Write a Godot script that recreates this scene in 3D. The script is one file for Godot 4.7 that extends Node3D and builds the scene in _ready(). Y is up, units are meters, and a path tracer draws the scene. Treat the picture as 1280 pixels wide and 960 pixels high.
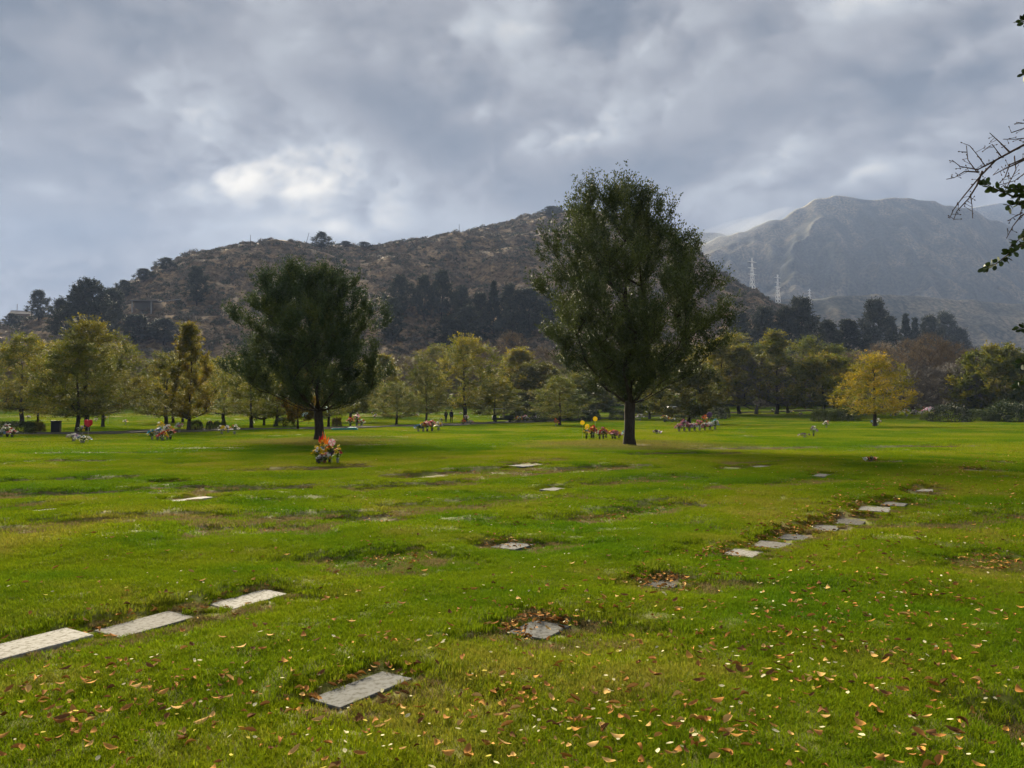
extends Node3D

const EYE := 1.6            # camera height in metres
const FOCAL := 963.0        # focal length in pixels of the 1280 x 960 photograph
const HORIZON := 515.0
const PITCH := 0.03634      # camera tilt, radians

var rng := RandomNumberGenerator.new()
var used := {}
var noise_wide := FastNoiseLite.new()
var noise_mid := FastNoiseLite.new()
var noise_small := FastNoiseLite.new()
var noise_tint := FastNoiseLite.new()
var noise_rock := FastNoiseLite.new()
var sinks := []
var sink_cells := {}
var slabs := []
var leaves := []
var tree_protos := {}
var mats := {}

# ---------------------------------------------------------------- mesh collector
class Acc:
	var v := PackedVector3Array()
	var n := PackedVector3Array()
	var c := PackedColorArray()
	var idx := PackedInt32Array()

	func tri(a: Vector3, b: Vector3, d: Vector3, col := Color.WHITE) -> void:
		var k := v.size()
		var nn := (d - a).cross(b - a).normalized()
		v.append(a); v.append(b); v.append(d)
		n.append(nn); n.append(nn); n.append(nn)
		c.append(col); c.append(col); c.append(col)
		idx.append(k); idx.append(k + 1); idx.append(k + 2)

	func quad(a: Vector3, b: Vector3, d: Vector3, e: Vector3, col := Color.WHITE) -> void:
		var k := v.size()
		var nn := (d - a).cross(b - a).normalized()
		v.append(a); v.append(b); v.append(d); v.append(e)
		n.append(nn); n.append(nn); n.append(nn); n.append(nn)
		c.append(col); c.append(col); c.append(col); c.append(col)
		idx.append_array(PackedInt32Array([k, k + 1, k + 2, k, k + 2, k + 3]))

	func box(at: Vector3, size: Vector3, b := Basis(), col := Color.WHITE, bevel := 0.0) -> void:
		var h := size / 2.0
		var ch := minf(bevel, minf(h.x, minf(h.y, h.z)) * 0.9)
		if ch <= 0.0:
			var p := []
			for s in 8:
				p.append(at + b * Vector3(h.x if s & 1 else -h.x, h.y if s & 2 else -h.y, h.z if s & 4 else -h.z))
			quad(p[0], p[1], p[3], p[2], col); quad(p[5], p[4], p[6], p[7], col)
			quad(p[4], p[0], p[2], p[6], col); quad(p[1], p[5], p[7], p[3], col)
			quad(p[2], p[3], p[7], p[6], col); quad(p[4], p[5], p[1], p[0], col)
			return
		var rings := [[-h.y, ch], [-h.y + ch, 0.0], [h.y - ch, 0.0], [h.y, ch]]
		var last := []
		for r in rings:
			var x: float = h.x - r[1]
			var z: float = h.z - r[1]
			var ring := []
			for q in [[x, z - ch], [x - ch, z], [-x + ch, z], [-x, z - ch], [-x, -z + ch], [-x + ch, -z], [x - ch, -z], [x, -z + ch]]:
				ring.append(at + b * Vector3(q[0], r[0], q[1]))
			for k in 8:
				if last:
					quad(last[k], last[(k + 1) % 8], ring[(k + 1) % 8], ring[k], col)
			if last.is_empty():
				for k in range(1, 7):
					tri(ring[0], ring[k], ring[k + 1], col)
			last = ring
		for k in range(1, 7):
			tri(last[0], last[k + 1], last[k], col)

	func tube(pts: Array, radii: Array, sides := 5, col := Color.WHITE) -> void:
		var m := pts.size()
		var start := v.size()
		var side := Vector3.RIGHT
		for i in m:
			var dir: Vector3 = (pts[mini(i + 1, m - 1)] - pts[maxi(i - 1, 0)]).normalized()
			if absf(dir.dot(side)) > 0.9:
				side = Vector3.FORWARD if absf(dir.z) < 0.8 else Vector3.RIGHT
			var u := (side - dir * side.dot(dir)).normalized()
			side = u
			var w := dir.cross(u)
			for k in sides:
				var a := TAU * k / sides
				var o := u * cos(a) + w * sin(a)
				v.append(pts[i] + o * radii[i]); n.append(o); c.append(col)
		for i in m - 1:
			for k in sides:
				var a := start + i * sides + k
				var b := start + i * sides + (k + 1) % sides
				idx.append_array(PackedInt32Array([a, a + sides, b, b, a + sides, b + sides]))
		for k in range(1, sides - 1):
			idx.append_array(PackedInt32Array([start, start + k, start + k + 1]))
			var e := start + (m - 1) * sides
			idx.append_array(PackedInt32Array([e, e + k + 1, e + k]))

	func lathe(at: Vector3, profile: Array, sides := 10, col := Color.WHITE, b := Basis()) -> void:
		var last := []
		for p in profile:
			var ring := []
			for k in sides:
				var a := TAU * k / sides
				ring.append(at + b * Vector3(p[0] * cos(a), p[1], p[0] * sin(a)))
			if last:
				for k in sides:
					quad(last[k], last[(k + 1) % sides], ring[(k + 1) % sides], ring[k], col)
			last = ring

	func leaf(at: Vector3, dir: Vector3, side: Vector3, l: float, w: float, col: Color) -> void:
		var k := v.size()
		var mid := at + dir * (l * 0.45)
		var s := side * (w * 0.5)
		var nn := dir.cross(side)
		v.append(at); v.append(mid + s); v.append(at + dir * l); v.append(mid - s)
		for i in 4:
			n.append(nn); c.append(col)
		idx.append(k); idx.append(k + 1); idx.append(k + 2); idx.append(k); idx.append(k + 2); idx.append(k + 3)

	func done(m: Material = null) -> ArrayMesh:
		var a := []
		a.resize(Mesh.ARRAY_MAX)
		a[Mesh.ARRAY_VERTEX] = v; a[Mesh.ARRAY_NORMAL] = n; a[Mesh.ARRAY_COLOR] = c; a[Mesh.ARRAY_INDEX] = idx
		var out := ArrayMesh.new()
		out.add_surface_from_arrays(Mesh.PRIMITIVE_TRIANGLES, a)
		if m:
			out.surface_set_material(0, m)
		return out

# ---------------------------------------------------------------- nodes and tags
func numbered(called: String) -> String:
	if not used.has(called):
		used[called] = 0
		return called
	used[called] += 1
	return "%s_%03d" % [called, used[called]]

func tag(o: Node, label: String, category := "", group := "", kind := ""):
	if label: o.set_meta("label", label)
	if category: o.set_meta("category", category)
	if group: o.set_meta("group", group)
	if kind: o.set_meta("kind", kind)
	return o

func thing(called: String, where: Vector3, label: String, category: String, group := "", turn := 0.0) -> Node3D:
	var o := Node3D.new()
	o.name = numbered(called)
	add_child(o)
	o.position = where
	o.rotation.y = turn
	tag(o, label, category, group)
	return o

func part(parent: Node, called: String, mesh: Mesh, m: Material = null) -> MeshInstance3D:
	var o := MeshInstance3D.new()
	o.name = numbered(called) if parent == self else called
	o.mesh = mesh
	if m: o.material_override = m
	parent.add_child(o, true)
	return o

func struct(called: String, mesh: Mesh, label: String) -> MeshInstance3D:
	var o := part(self, called, mesh)
	return tag(o, label, "", "", "structure")

# ---------------------------------------------------------------- pixels and places
func ray(px: float, py: float) -> Vector3:
	var u := (px - 640.0) / FOCAL
	var w := (480.0 - py) / FOCAL
	return Vector3(u, w * cos(PITCH) + sin(PITCH), -cos(PITCH) + w * sin(PITCH))

func on_ground(px: float, py: float) -> Vector3:
	var r := ray(px, py)
	var t := 2.0
	var before := t
	while t < 420.0:
		var p := Vector3(0, EYE, 0) + r * t
		if p.y < lawn(p.x, p.z): break
		before = t
		t += maxf(0.25, t * 0.01)
	for k in 12:
		var mid := (before + t) * 0.5
		var p := Vector3(0, EYE, 0) + r * mid
		if p.y < lawn(p.x, p.z): t = mid
		else: before = mid
	var q := Vector3(0, EYE, 0) + r * t
	return Vector3(q.x, lawn(q.x, q.z), q.z)

func at(px: float, py: float, d: float) -> Vector3:
	var r := ray(px, py)
	return Vector3(0, EYE, 0) + r * (d / -r.z)

func pixel_of(p: Vector3) -> Vector3:
	var q := Vector3(p.x, p.y - EYE, p.z)
	var f := -q.z * cos(PITCH) + q.y * sin(PITCH)
	var up := q.y * cos(PITCH) + q.z * sin(PITCH)
	return Vector3(640.0 + FOCAL * q.x / maxf(f, 0.01), 480.0 - FOCAL * up / maxf(f, 0.01), f)

func table(t: Array, x: float) -> float:
	if x <= t[0][0]: return t[0][1]
	for k in range(1, t.size()):
		if x < t[k][0]:
			var s: float = (x - t[k - 1][0]) / (t[k][0] - t[k - 1][0])
			return lerpf(t[k - 1][1], t[k][1], s * s * (3.0 - 2.0 * s))
	return t[-1][1]

# ---------------------------------------------------------------- the lie of the land
func profile(d: float) -> float:
	if d < 100.0: return 0.0
	if d < 200.0: return 0.0004 * (d - 100.0) * (d - 100.0)
	return 4.0 + 0.08 * (minf(d, 270.0) - 200.0) + 0.004 * maxf(0.0, d - 270.0)

func add_sink(p: Vector3, turn: float, hl: float, hw: float, depth: float, soft: float) -> void:
	var k := sinks.size()
	sinks.append([p.x, p.z, cos(turn), sin(turn), hl, hw, depth, soft])
	var reach := int(ceil((hl + soft * 3.0) / 2.0)) + 1
	var cx := int(floor(p.x / 2.0))
	var cz := int(floor(p.z / 2.0))
	for i in range(cx - reach, cx + reach + 1):
		for j in range(cz - reach, cz + reach + 1):
			var key := Vector2i(i, j)
			if not sink_cells.has(key): sink_cells[key] = []
			sink_cells[key].append(k)

func sunk(x: float, z: float) -> float:
	var key := Vector2i(int(floor(x / 2.0)), int(floor(z / 2.0)))
	if not sink_cells.has(key): return 0.0
	var most := 0.0
	for k in sink_cells[key]:
		var s: Array = sinks[k]
		var dx: float = x - s[0]
		var dz: float = z - s[1]
		# long axis (sin, -cos) of the turn, short axis (cos, sin)
		var a: float = absf(dx * s[3] - dz * s[2]) - s[4]
		var b: float = absf(dx * s[2] + dz * s[3]) - s[5]
		if dx * s[3] - dz * s[2] < 0.0: a *= 0.4    # the bank is steep on the uphill sides, gentle on the others
		if dx * s[2] + dz * s[3] > 0.0: b *= 0.28
		var q := sqrt(maxf(a, 0.0) ** 2 + maxf(b, 0.0) ** 2) + noise_small.get_noise_2d(x * 3.0, z * 3.0) * 0.05
		var f: float = clampf(1.0 - q / s[7], 0.0, 1.0)
		most = maxf(most, s[6] * f * f * (3.0 - 2.0 * f))
	return most

func bumps(x: float, z: float) -> float:
	var d := sqrt(x * x + z * z)
	return noise_wide.get_noise_2d(x, z) * 0.16 * clampf(d / 12.0, 0.15, 1.0) + noise_mid.get_noise_2d(x, z) * 0.05 * clampf(d / 8.0, 0.4, 1.0) + (noise_small.get_noise_2d(x, z) * 0.016 if d < 40.0 else 0.0)

func lawn(x: float, z: float) -> float:
	return profile(sqrt(x * x + z * z)) + bumps(x, z) - sunk(x, z)

const RIDGE := [[-500, 455], [-200, 430], [0, 404], [60, 397], [100, 386], [140, 364], [170, 349], [200, 334], [250, 319], [300, 310], [350, 305], [400, 303], [450, 304], [500, 299], [560, 292], [620, 279], [660, 270], [690, 266], [740, 264], [780, 268], [820, 282], [860, 306], [900, 338], [940, 359], [980, 379], [1010, 394], [1060, 425], [1120, 455], [1300, 500], [1800, 505]]
const RIDGE_FAR := [[-500, 430], [0, 420], [140, 440], [300, 500], [480, 560], [690, 690], [820, 660], [940, 600], [1060, 520], [1300, 480], [1800, 460]]

func hill(x: float, z: float) -> float:
	var d := sqrt(x * x + z * z)
	var c := maxf(-z, 1.0) / d
	var px := 640.0 + FOCAL * x / maxf(-z, 1.0)
	var d0 := 262.0
	var d1 := table(RIDGE_FAR, px) / c
	var top := EYE + (HORIZON - table(RIDGE, px)) / FOCAL * d1 * c
	var low := 7.5
	var s := (d - d0) / (d1 - d0)
	var h := 0.0
	if s < 1.0:
		var f := maxf(s, -0.05)
		f = f * 0.72 + 0.28 * f * absf(f) * (3.0 - 2.0 * f)
		h = low + (top - low) * f
	else:
		h = maxf(top - (s - 1.0) * (d1 - d0) * 0.55 - (s - 1.0) ** 2 * 60.0, 0.0)
	var rough := clampf(s * 3.0, 0.0, 1.0) * clampf((1.06 - s) * 5.0, 0.12, 1.0) * clampf((top - low) / 60.0, 0.1, 1.0)
	h += noise_rock.get_noise_2d(x * 0.9, z * 0.9) * 15.0 * rough + noise_wide.get_noise_2d(x * 0.55, z * 0.55) * 3.4 * rough
	return h

func on_hill(px: float, py: float) -> Vector3:
	var r := ray(px, py)
	var t := 255.0
	while t < 760.0:
		var p := Vector3(0, EYE, 0) + r * t
		if p.y < hill(p.x, p.z): break
		t += 1.5
	if t >= 760.0:
		var dd := table(RIDGE_FAR, px)
		var e := at(px, py, dd * 0.985)
		return Vector3(e.x, hill(e.x, e.z), e.z)
	var q := Vector3(0, EYE, 0) + r * t
	return Vector3(q.x, hill(q.x, q.z), q.z)

# ---------------------------------------------------------------- materials
func ramp(cols: Array, spots: Array) -> Gradient:
	var g := Gradient.new()
	var cc := PackedColorArray()
	for c in cols: cc.append(c.linear_to_srgb())
	g.colors = cc
	g.offsets = PackedFloat32Array(spots)
	return g

func noise_tex(freq: float, octaves: int, g: Gradient, size := 512, sd := 1, kind := FastNoiseLite.TYPE_SIMPLEX_SMOOTH) -> NoiseTexture2D:
	var f := FastNoiseLite.new()
	f.noise_type = kind
	f.frequency = freq
	f.fractal_octaves = octaves
	f.fractal_gain = 0.6
	f.seed = sd
	var t := NoiseTexture2D.new()
	t.width = size
	t.height = size
	t.seamless = true
	t.noise = f
	if g: t.color_ramp = g
	return t

func mat(called: String, col: Color, rough := 0.8, vertex := false) -> StandardMaterial3D:
	if mats.has(called): return mats[called]
	var m := StandardMaterial3D.new()
	m.resource_name = called
	m.albedo_color = Color(col.r, col.g, col.b).linear_to_srgb()
	m.roughness = rough
	m.vertex_color_use_as_albedo = vertex
	m.metallic_specular = 0.35
	mats[called] = m
	return m

func leaf_mat(called: String, tint: Color, through := 0.5) -> StandardMaterial3D:
	var m := mat(called, tint, 0.6, true)
	m.backlight_enabled = through > 0.0
	m.backlight = Color(through, through, through)
	m.metallic_specular = 0.3
	m.cull_mode = BaseMaterial3D.CULL_DISABLED
	return m

func textured(m: StandardMaterial3D, t: Texture2D, scale: float, world := true) -> StandardMaterial3D:
	m.albedo_texture = t
	m.uv1_triplanar = true
	m.uv1_world_triplanar = world
	m.uv1_scale = Vector3.ONE * scale
	return m

func relief(m: StandardMaterial3D, t: Texture2D, cm: float) -> StandardMaterial3D:
	m.heightmap_enabled = true
	m.heightmap_texture = t
	m.heightmap_scale = cm
	return m

# ---------------------------------------------------------------- sky
# cloud breaks and cloud masses in view: pixel x, pixel y, half width, half height, tilt, strength
const CLOUDS := [
	[360, 224, 170, 52, -0.02, 0.50], [322, 230, 44, 34, 0.0, 0.32], [430, 232, 60, 30, 0.2, 0.26], [215, 130, 60, 26, 0.5, 0.22], [205, 100, 26, 13, 0.2, 0.14],
	[610, 135, 42, 15, -0.1, 0.32], [690, 182, 52, 17, -0.25, 0.44], [775, 160, 70, 18, -0.35, 0.24], [830, 130, 60, 16, -0.4, 0.16], [390, 60, 44, 14, -0.4, 0.18], [560, 60, 60, 16, -0.35, 0.18],
	[680, 45, 40, 30, -0.7, 0.18], [820, 45, 50, 22, -0.5, 0.24], [1130, 10, 110, 18, -0.15, 0.28], [1215, 50, 34, 11, -0.2, 0.26], [1130, 90, 70, 18, -0.3, 0.22], [900, 75, 50, 15, -0.4, 0.12],
	[990, 200, 90, 18, -0.45, 0.17], [930, 235, 60, 20, -0.4, 0.16], [1110, 215, 60, 16, -0.6, 0.18], [1190, 175, 70, 26, -0.7, 0.12], [60, 330, 60, 14, -0.1, 0.3], [40, 245, 50, 10, 0.0, 0.18], [450, 285, 50, 12, 0.0, 0.3], [1090, 230, 34, 12, -0.5, 0.15],
	[520, 165, 100, 36, 0.1, -0.34], [440, 110, 60, 22, 0.0, -0.2], [580, 215, 80, 40, 0.0, -0.26], [110, 190, 120, 36, 0.0, -0.14], [120, 285, 120, 26, 0.0, -0.2], [60, 95, 80, 26, 0.0, -0.14], [310, 70, 90, 26, -0.2, -0.12], [760, 225, 80, 24, -0.3, -0.22],
	[880, 250, 30, 36, 0.0, -0.1], [1000, 140, 120, 26, -0.25, -0.16], [330, 275, 60, 14, 0.0, -0.24], [890, 110, 90, 22, -0.3, -0.1],
]

func make_sky() -> ImageTexture:
	var w := 3200
	var h := 1600
	var big := FastNoiseLite.new()
	big.noise_type = FastNoiseLite.TYPE_SIMPLEX_SMOOTH
	big.seed = 11
	big.frequency = 0.55
	big.fractal_octaves = 3
	var fine := FastNoiseLite.new()
	fine.noise_type = FastNoiseLite.TYPE_SIMPLEX_SMOOTH
	fine.seed = 5
	fine.frequency = 2.3
	fine.fractal_octaves = 6
	fine.fractal_gain = 0.56
	var im := Image.create_empty(w, h, false, Image.FORMAT_RGBF)
	im.fill(Color(0.10, 0.11, 0.10))
	var sun := ray(340, 222).normalized()
	var deep := Color(0.122, 0.145, 0.190)
	var grey := Color(0.328, 0.327, 0.353)
	var pale := Color(0.56, 0.575, 0.595)
	var glow := Color(1.30, 1.20, 1.02)
	for j in h / 2 + 8:
		var el := PI / 2.0 - (j + 0.5) / h * PI
		var y := sin(el)
		var ce := cos(el)
		var lift := (1.0 + 2.0 * maxf(y, 0.0)) / 3.0
		for i in w:
			var phi := (i + 0.5) / w * TAU
			var x := sin(phi) * ce
			var z := -cos(phi) * ce
			var k := 1.5 / (maxf(y, 0.0) + 0.5)
			var px := x * k
			var pz := z * k
			var wx := big.get_noise_3d(px * 0.9 + 7.0, pz * 0.9, 3.0) * 0.22
			var a := big.get_noise_3d(px + wx, pz - wx * 0.5, 0.0)
			var b := fine.get_noise_3d(px + wx - pz * 0.3, pz + px * 0.2 + a * 0.12, y * 2.0)
			var c0 := fine.get_noise_3d(px * 3.4 + b * 0.35, pz * 3.4, 4.0 + y)
			var t := 0.30 + a * 0.42 + b * 0.70 + c0 * 0.30
			if t > 0.55: t = 0.55 + (t - 0.55) * 0.45
			# the thin places where the low sun lights the cloud
			if z < -0.2 and y < 0.62:
				var f := -z * cos(PITCH) + y * sin(PITCH)
				var qx := 640.0 + FOCAL * x / f + a * 26.0 + b * 44.0
				var qy := 480.0 - FOCAL * (y * cos(PITCH) + z * sin(PITCH)) / f + b * 30.0
				if qx > -250.0 and qx < 1530.0 and qy > -200.0:
					for cl in CLOUDS:
						var dx: float = qx - cl[0]
						var dy: float = qy - cl[1]
						if absf(dx) < 260.0 and absf(dy) < 160.0:
							var cs: float = 1.0 - cl[4] * cl[4] * 0.5
							var u: float = (dx * cs + dy * cl[4]) / cl[2]
							var v: float = (dy * cs - dx * cl[4]) / cl[3]
							var e := u * u + v * v
							if e < 7.0: t += cl[5] * exp(-e * 0.7) * (1.0 + 1.1 * b + 1.3 * c0)
			var near := maxf(x * sun.x + y * sun.y + z * sun.z, 0.0)
			t += 0.10 * pow(near, 12.0)
			var c: Color
			if t < 0.4: c = deep.lerp(grey, clampf(t / 0.4, 0.0, 1.0))
			elif t < 0.80: c = grey.lerp(pale, (t - 0.4) / 0.40)
			else: c = pale.lerp(glow, clampf((t - 0.80) / 0.75, 0.0, 1.2))
			im.set_pixel(i, j, c * (0.3 + 1.4 * lift))
	return ImageTexture.create_from_image(im)
# ---------------------------------------------------------------- ground, hills, grass
func lawn_tint(x: float, z: float) -> Color:
	var a := noise_tint.get_noise_2d(x, z)
	var b := noise_tint.get_noise_2d(x * 5.0 + 40.0, z * 5.0)
	var c := noise_tint.get_noise_2d(x * 19.0, z * 19.0 + 90.0)
	var col := Color(0.130, 0.212, 0.007).lerp(Color(0.212, 0.256, 0.008), clampf(0.45 + a * 1.1 + b * 0.5, 0.0, 1.0))
	col = col.lerp(Color(0.29, 0.25, 0.045), clampf((a * 0.7 + b * 0.75 + c * 0.6 - 0.2) * 1.4, 0.0, 0.6))
	col = col.lerp(Color(0.070, 0.160, 0.006), clampf((-a * 0.6 - b * 0.7 + c * 0.3 - 0.10) * 1.7, 0.0, 0.7))
	# dry, trodden ground round the two big trunks
	for p in [[5.6, -36.7, 6.5], [-11.0, -43.5, 7.0]]:
		var dd: float = sqrt((x - p[0]) ** 2 + ((z - p[1]) * 1.1) ** 2) / p[2]
		if dd < 1.0: col = col.lerp(Color(0.19, 0.155, 0.05), clampf((1.0 - dd) * 1.4 + c * 0.5, 0.0, 0.7))
	return col

func worn(x: float, z: float) -> bool:   # ragged spots where the turf has died back
	return noise_small.get_noise_2d(x * 1.7 + 20.0, z * 1.7) + 0.6 * noise_small.get_noise_2d(x * 5.0, z * 5.0 + 60.0) > 0.08

func make_ground() -> void:
	var acc := Acc.new()
	var angles := []
	var a := -180.0
	while a < 180.0:
		angles.append(deg_to_rad(a))
		a += 0.24 if absf(a) < 42.0 else (1.5 if absf(a) < 60.0 else 6.0)
	var dist := [0.0]
	var d := 1.2
	while d < 2600.0:
		dist.append(d)
		d *= 1.0105 if d > 2.5 and d < 55.0 else (1.018 if d < 200.0 else 1.06)
	var na := angles.size()
	var nd := dist.size()
	for i in nd:
		for j in na:
			var x: float = sin(angles[j]) * dist[i]
			var z: float = -cos(angles[j]) * dist[i]
			var h := lawn(x, z)
			var sk := sunk(x, z) if dist[i] < 60.0 else 0.0
			acc.v.append(Vector3(x, h, z))
			var col := lawn_tint(x, z).lerp(Color(0.15, 0.115, 0.06), 0.45)   # thatch and soil between the blades
			if sk > 0.06 and worn(x, z): col = Color(0.16, 0.118, 0.066)   # torn turf: bare soil and dead thatch
			if dist[i] > 235.0:
				col = Color(0.115, 0.092, 0.058) * (1.0 + 0.3 * noise_mid.get_noise_2d(x, z))
			acc.c.append(col)
	acc.n.resize(nd * na)
	for i in nd:
		for j in na:
			var p0 := acc.v[i * na + (j + na - 1) % na]
			var p1 := acc.v[i * na + (j + 1) % na]
			var q0 := acc.v[maxi(i - 1, 0) * na + j]
			var q1 := acc.v[mini(i + 1, nd - 1) * na + j]
			var nn := (p1 - p0).cross(q1 - q0)
			acc.n[i * na + j] = nn.normalized() if nn.length() > 1e-9 else Vector3.UP
			if acc.n[i * na + j].y < 0.0: acc.n[i * na + j] = -acc.n[i * na + j]
	for i in nd - 1:
		for j in na:
			var k := i * na + j
			var l := i * na + (j + 1) % na
			acc.idx.append_array(PackedInt32Array([k, k + na, l, l, k + na, l + na]))
	var m := mat("turf soil", Color.WHITE, 0.95, true)
	textured(m, noise_tex(0.03, 5, ramp([Color(0.45, 0.42, 0.35), Color(0.9, 0.9, 0.85), Color(1, 1, 1)], [0.15, 0.5, 0.85]), 512, 3), 0.9)
	struct("ground", acc.done(m), "wide uneven green lawn of the cemetery with sunken grave plots")

func polar_land(called: String, label: String, m: Material, height: Callable, a0: float, a1: float, na: int, d0: float, d1: float, nd: int, colour: Callable) -> void:
	var acc := Acc.new()
	for i in nd:
		for j in na:
			var px := lerpf(a0, a1, float(j) / (na - 1))
			var dz := lerpf(d0, d1, float(i) / (nd - 1))
			var x := (px - 640.0) / FOCAL * dz
			var h: float = height.call(x, -dz)
			acc.v.append(Vector3(x, h, -dz))
			acc.c.append(colour.call(x, -dz, h))
	acc.n.resize(na * nd)
	for i in nd:
		for j in na:
			var nn := (acc.v[i * na + mini(j + 1, na - 1)] - acc.v[i * na + maxi(j - 1, 0)]).cross(acc.v[mini(i + 1, nd - 1) * na + j] - acc.v[maxi(i - 1, 0) * na + j])
			acc.n[i * na + j] = (nn if nn.y > 0.0 else -nn).normalized()
	for i in nd - 1:
		for j in na - 1:
			var k := i * na + j
			acc.idx.append_array(PackedInt32Array([k, k + na, k + 1, k + 1, k + na, k + na + 1]))
	struct(called, acc.done(m), label)

const PEAK := [[300, 420], [600, 390], [760, 350], [840, 318], [880, 304], [905, 295], [930, 286], [950, 277], [975, 271], [1000, 257], [1030, 247], [1055, 243], [1085, 245], [1130, 243], [1160, 248], [1190, 255], [1215, 260], [1250, 276], [1300, 302], [1400, 330], [1700, 400], [2200, 440]]
const BEHIND := [[300, 330], [700, 300], [830, 285], [890, 288], [960, 300], [1050, 300], [1180, 268], [1240, 252], [1300, 246], [1400, 250], [1700, 300], [2200, 350]]
const SPUR := [[600, 470], [860, 400], [930, 364], [975, 371], [1010, 374], [1060, 366], [1120, 367], [1200, 373], [1280, 378], [1400, 370], [1700, 390], [2200, 430]]

func rise(x: float, z: float, sky: Array, d0: float, d1: float, rough: float, grain: float) -> float:
	var px := 640.0 + FOCAL * x / -z
	var top := EYE + (HORIZON - table(sky, px)) / FOCAL * d1
	var s := (-z - d0) / (d1 - d0)
	var low := 6.0
	var h := 0.0
	if s < 1.0:
		var f := maxf(s, 0.0)
		h = low + (top - low) * (0.55 * f + 0.45 * f * f) - maxf(-s, 0.0) * 60.0
	else:
		h = top - (s - 1.0) * (d1 - d0) * 0.7
	var k := clampf(s * 3.0, 0.0, 1.0) * clampf((1.05 - s) * 3.0, 0.05, 1.0)
	var n := absf(noise_rock.get_noise_2d(x * grain, z * grain * 0.55))
	h += (0.30 - n) * rough * k * 1.7 + noise_rock.get_noise_2d(x * grain * 4.0 + 500.0, z * grain * 4.0) * rough * 0.22 * clampf(k, 0.12, 1.0)
	return h

func make_hills() -> void:
	# colours of dry scrub: bare tan soil, straw grass, grey-brown bush
	var soil := noise_tex(0.02, 6, ramp([Color(0.20, 0.18, 0.13), Color(0.45, 0.40, 0.32), Color(0.85, 0.75, 0.62), Color(1.25, 1.06, 0.84)], [0.2, 0.42, 0.6, 0.85]), 1024, 21)
	var m := textured(mat("dry hillside", Color.WHITE, 0.95, true), soil, 0.018)
	polar_land("hill", "dry brown scrub hill rising behind the trees", m, hill, -420, 1500, 520, 262, 820, 150,
		func(x, z, _h):
			var a: float = noise_mid.get_noise_2d(x * 0.12, z * 0.12)
			var b: float = noise_mid.get_noise_2d(x * 0.5 + 80.0, z * 0.5)
			return Color(0.24, 0.182, 0.120).lerp(Color(0.46, 0.345, 0.215), clampf(0.45 + a * 1.3 + b * 0.7, 0.0, 1.0)))
	var rock := textured(mat("far slope", Color.WHITE, 1.0, true), noise_tex(0.016, 6, ramp([Color(0.22, 0.26, 0.20), Color(0.50, 0.50, 0.42), Color(0.95, 0.88, 0.76), Color(1.0, 0.95, 0.85)], [0.3, 0.46, 0.62, 0.85]), 1024, 8), 0.0075)
	var far_col = func(x, z, h):
		var a: float = noise_rock.get_noise_2d(x * 0.5, z * 0.5)
		var b: float = noise_rock.get_noise_2d(x * 2.2, z * 2.2 + 300.0)
		var c := Color(0.085, 0.088, 0.070).lerp(Color(0.27, 0.225, 0.16), clampf(0.34 + a * 1.2 + b * 1.5 + 0.8 * clampf(1.4 - Vector2((x - 790.0) / 130.0, (z + 1960.0) / 60.0).length() + b, 0.0, 1.0), 0.0, 1.0))
		return c
	polar_land("mountain", "hazy blue-grey mountain with a tan grassy crest", rock, func(x, z): return rise(x, z, PEAK, 1150.0, 2000.0, 70.0, 0.6), 420, 1700, 420, 1100, 2200, 150, far_col)
	polar_land("mountain", "pale blue mountain flank behind the hazy mountain", rock, func(x, z): return rise(x, z, BEHIND, 2100.0, 2700.0, 80.0, 0.5), 420, 1700, 160, 2080, 2850, 60, far_col)
	polar_land("foothill", "low hazy scrub spur at the foot of the mountain", rock, func(x, z): return rise(x, z, SPUR, 780.0, 1150.0, 18.0, 1.4), 560, 1700, 260, 750, 1300, 80, far_col)

func blade_patch(sd: int, size: float, count: int, tall: float, wide: float) -> ArrayMesh:
	var r := RandomNumberGenerator.new()
	r.seed = sd
	var acc := Acc.new()
	for k in count:
		var p := Vector3(r.randf_range(-0.5, 0.5) * size, -0.012, r.randf_range(-0.5, 0.5) * size)
		var turn := r.randf() * TAU
		var lean := Vector3(cos(turn), 0, sin(turn))
		var side := Vector3(-lean.z, 0, lean.x)
		var hh := tall * r.randf_range(0.55, 1.15)
		var out := hh * r.randf_range(0.25, 1.1)
		var w := wide * r.randf_range(0.7, 1.25)
		var pick := r.randf()
		var g := r.randf_range(0.72, 1.28)
		var col := Color(g, g, g)
		if pick < 0.07: col = Color(2.1, 1.15, 3.0) * (g * 0.85)
		elif pick < 0.24: col = Color(1.3, 1.12, 1.0) * g
		elif pick < 0.40: col = Color(0.66, 0.80, 0.9) * g
		var m1 := p + Vector3(0, hh * 0.62, 0) + lean * (out * 0.3)
		var tip := p + Vector3(0, hh, 0) + lean * out
		var b := acc.v.size()
		var n1 := (Vector3.UP * 0.45 - lean * 0.9).normalized()
		var n2 := (Vector3.UP - lean * 0.7).normalized()
		acc.v.append_array(PackedVector3Array([p - side * w * 0.5, p + side * w * 0.5, m1 - side * w * 0.42, m1 + side * w * 0.42, tip]))
		acc.n.append_array(PackedVector3Array([n1, n1, n1, n1, n2]))
		for q in 5: acc.c.append(col)
		acc.idx.append_array(PackedInt32Array([b, b + 2, b + 1, b + 1, b + 2, b + 3, b + 2, b + 4, b + 3]))
	var m := leaf_mat("grass blade", Color.WHITE, 0.9)
	m.specular_mode = BaseMaterial3D.SPECULAR_DISABLED
	return acc.done(m)

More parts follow.
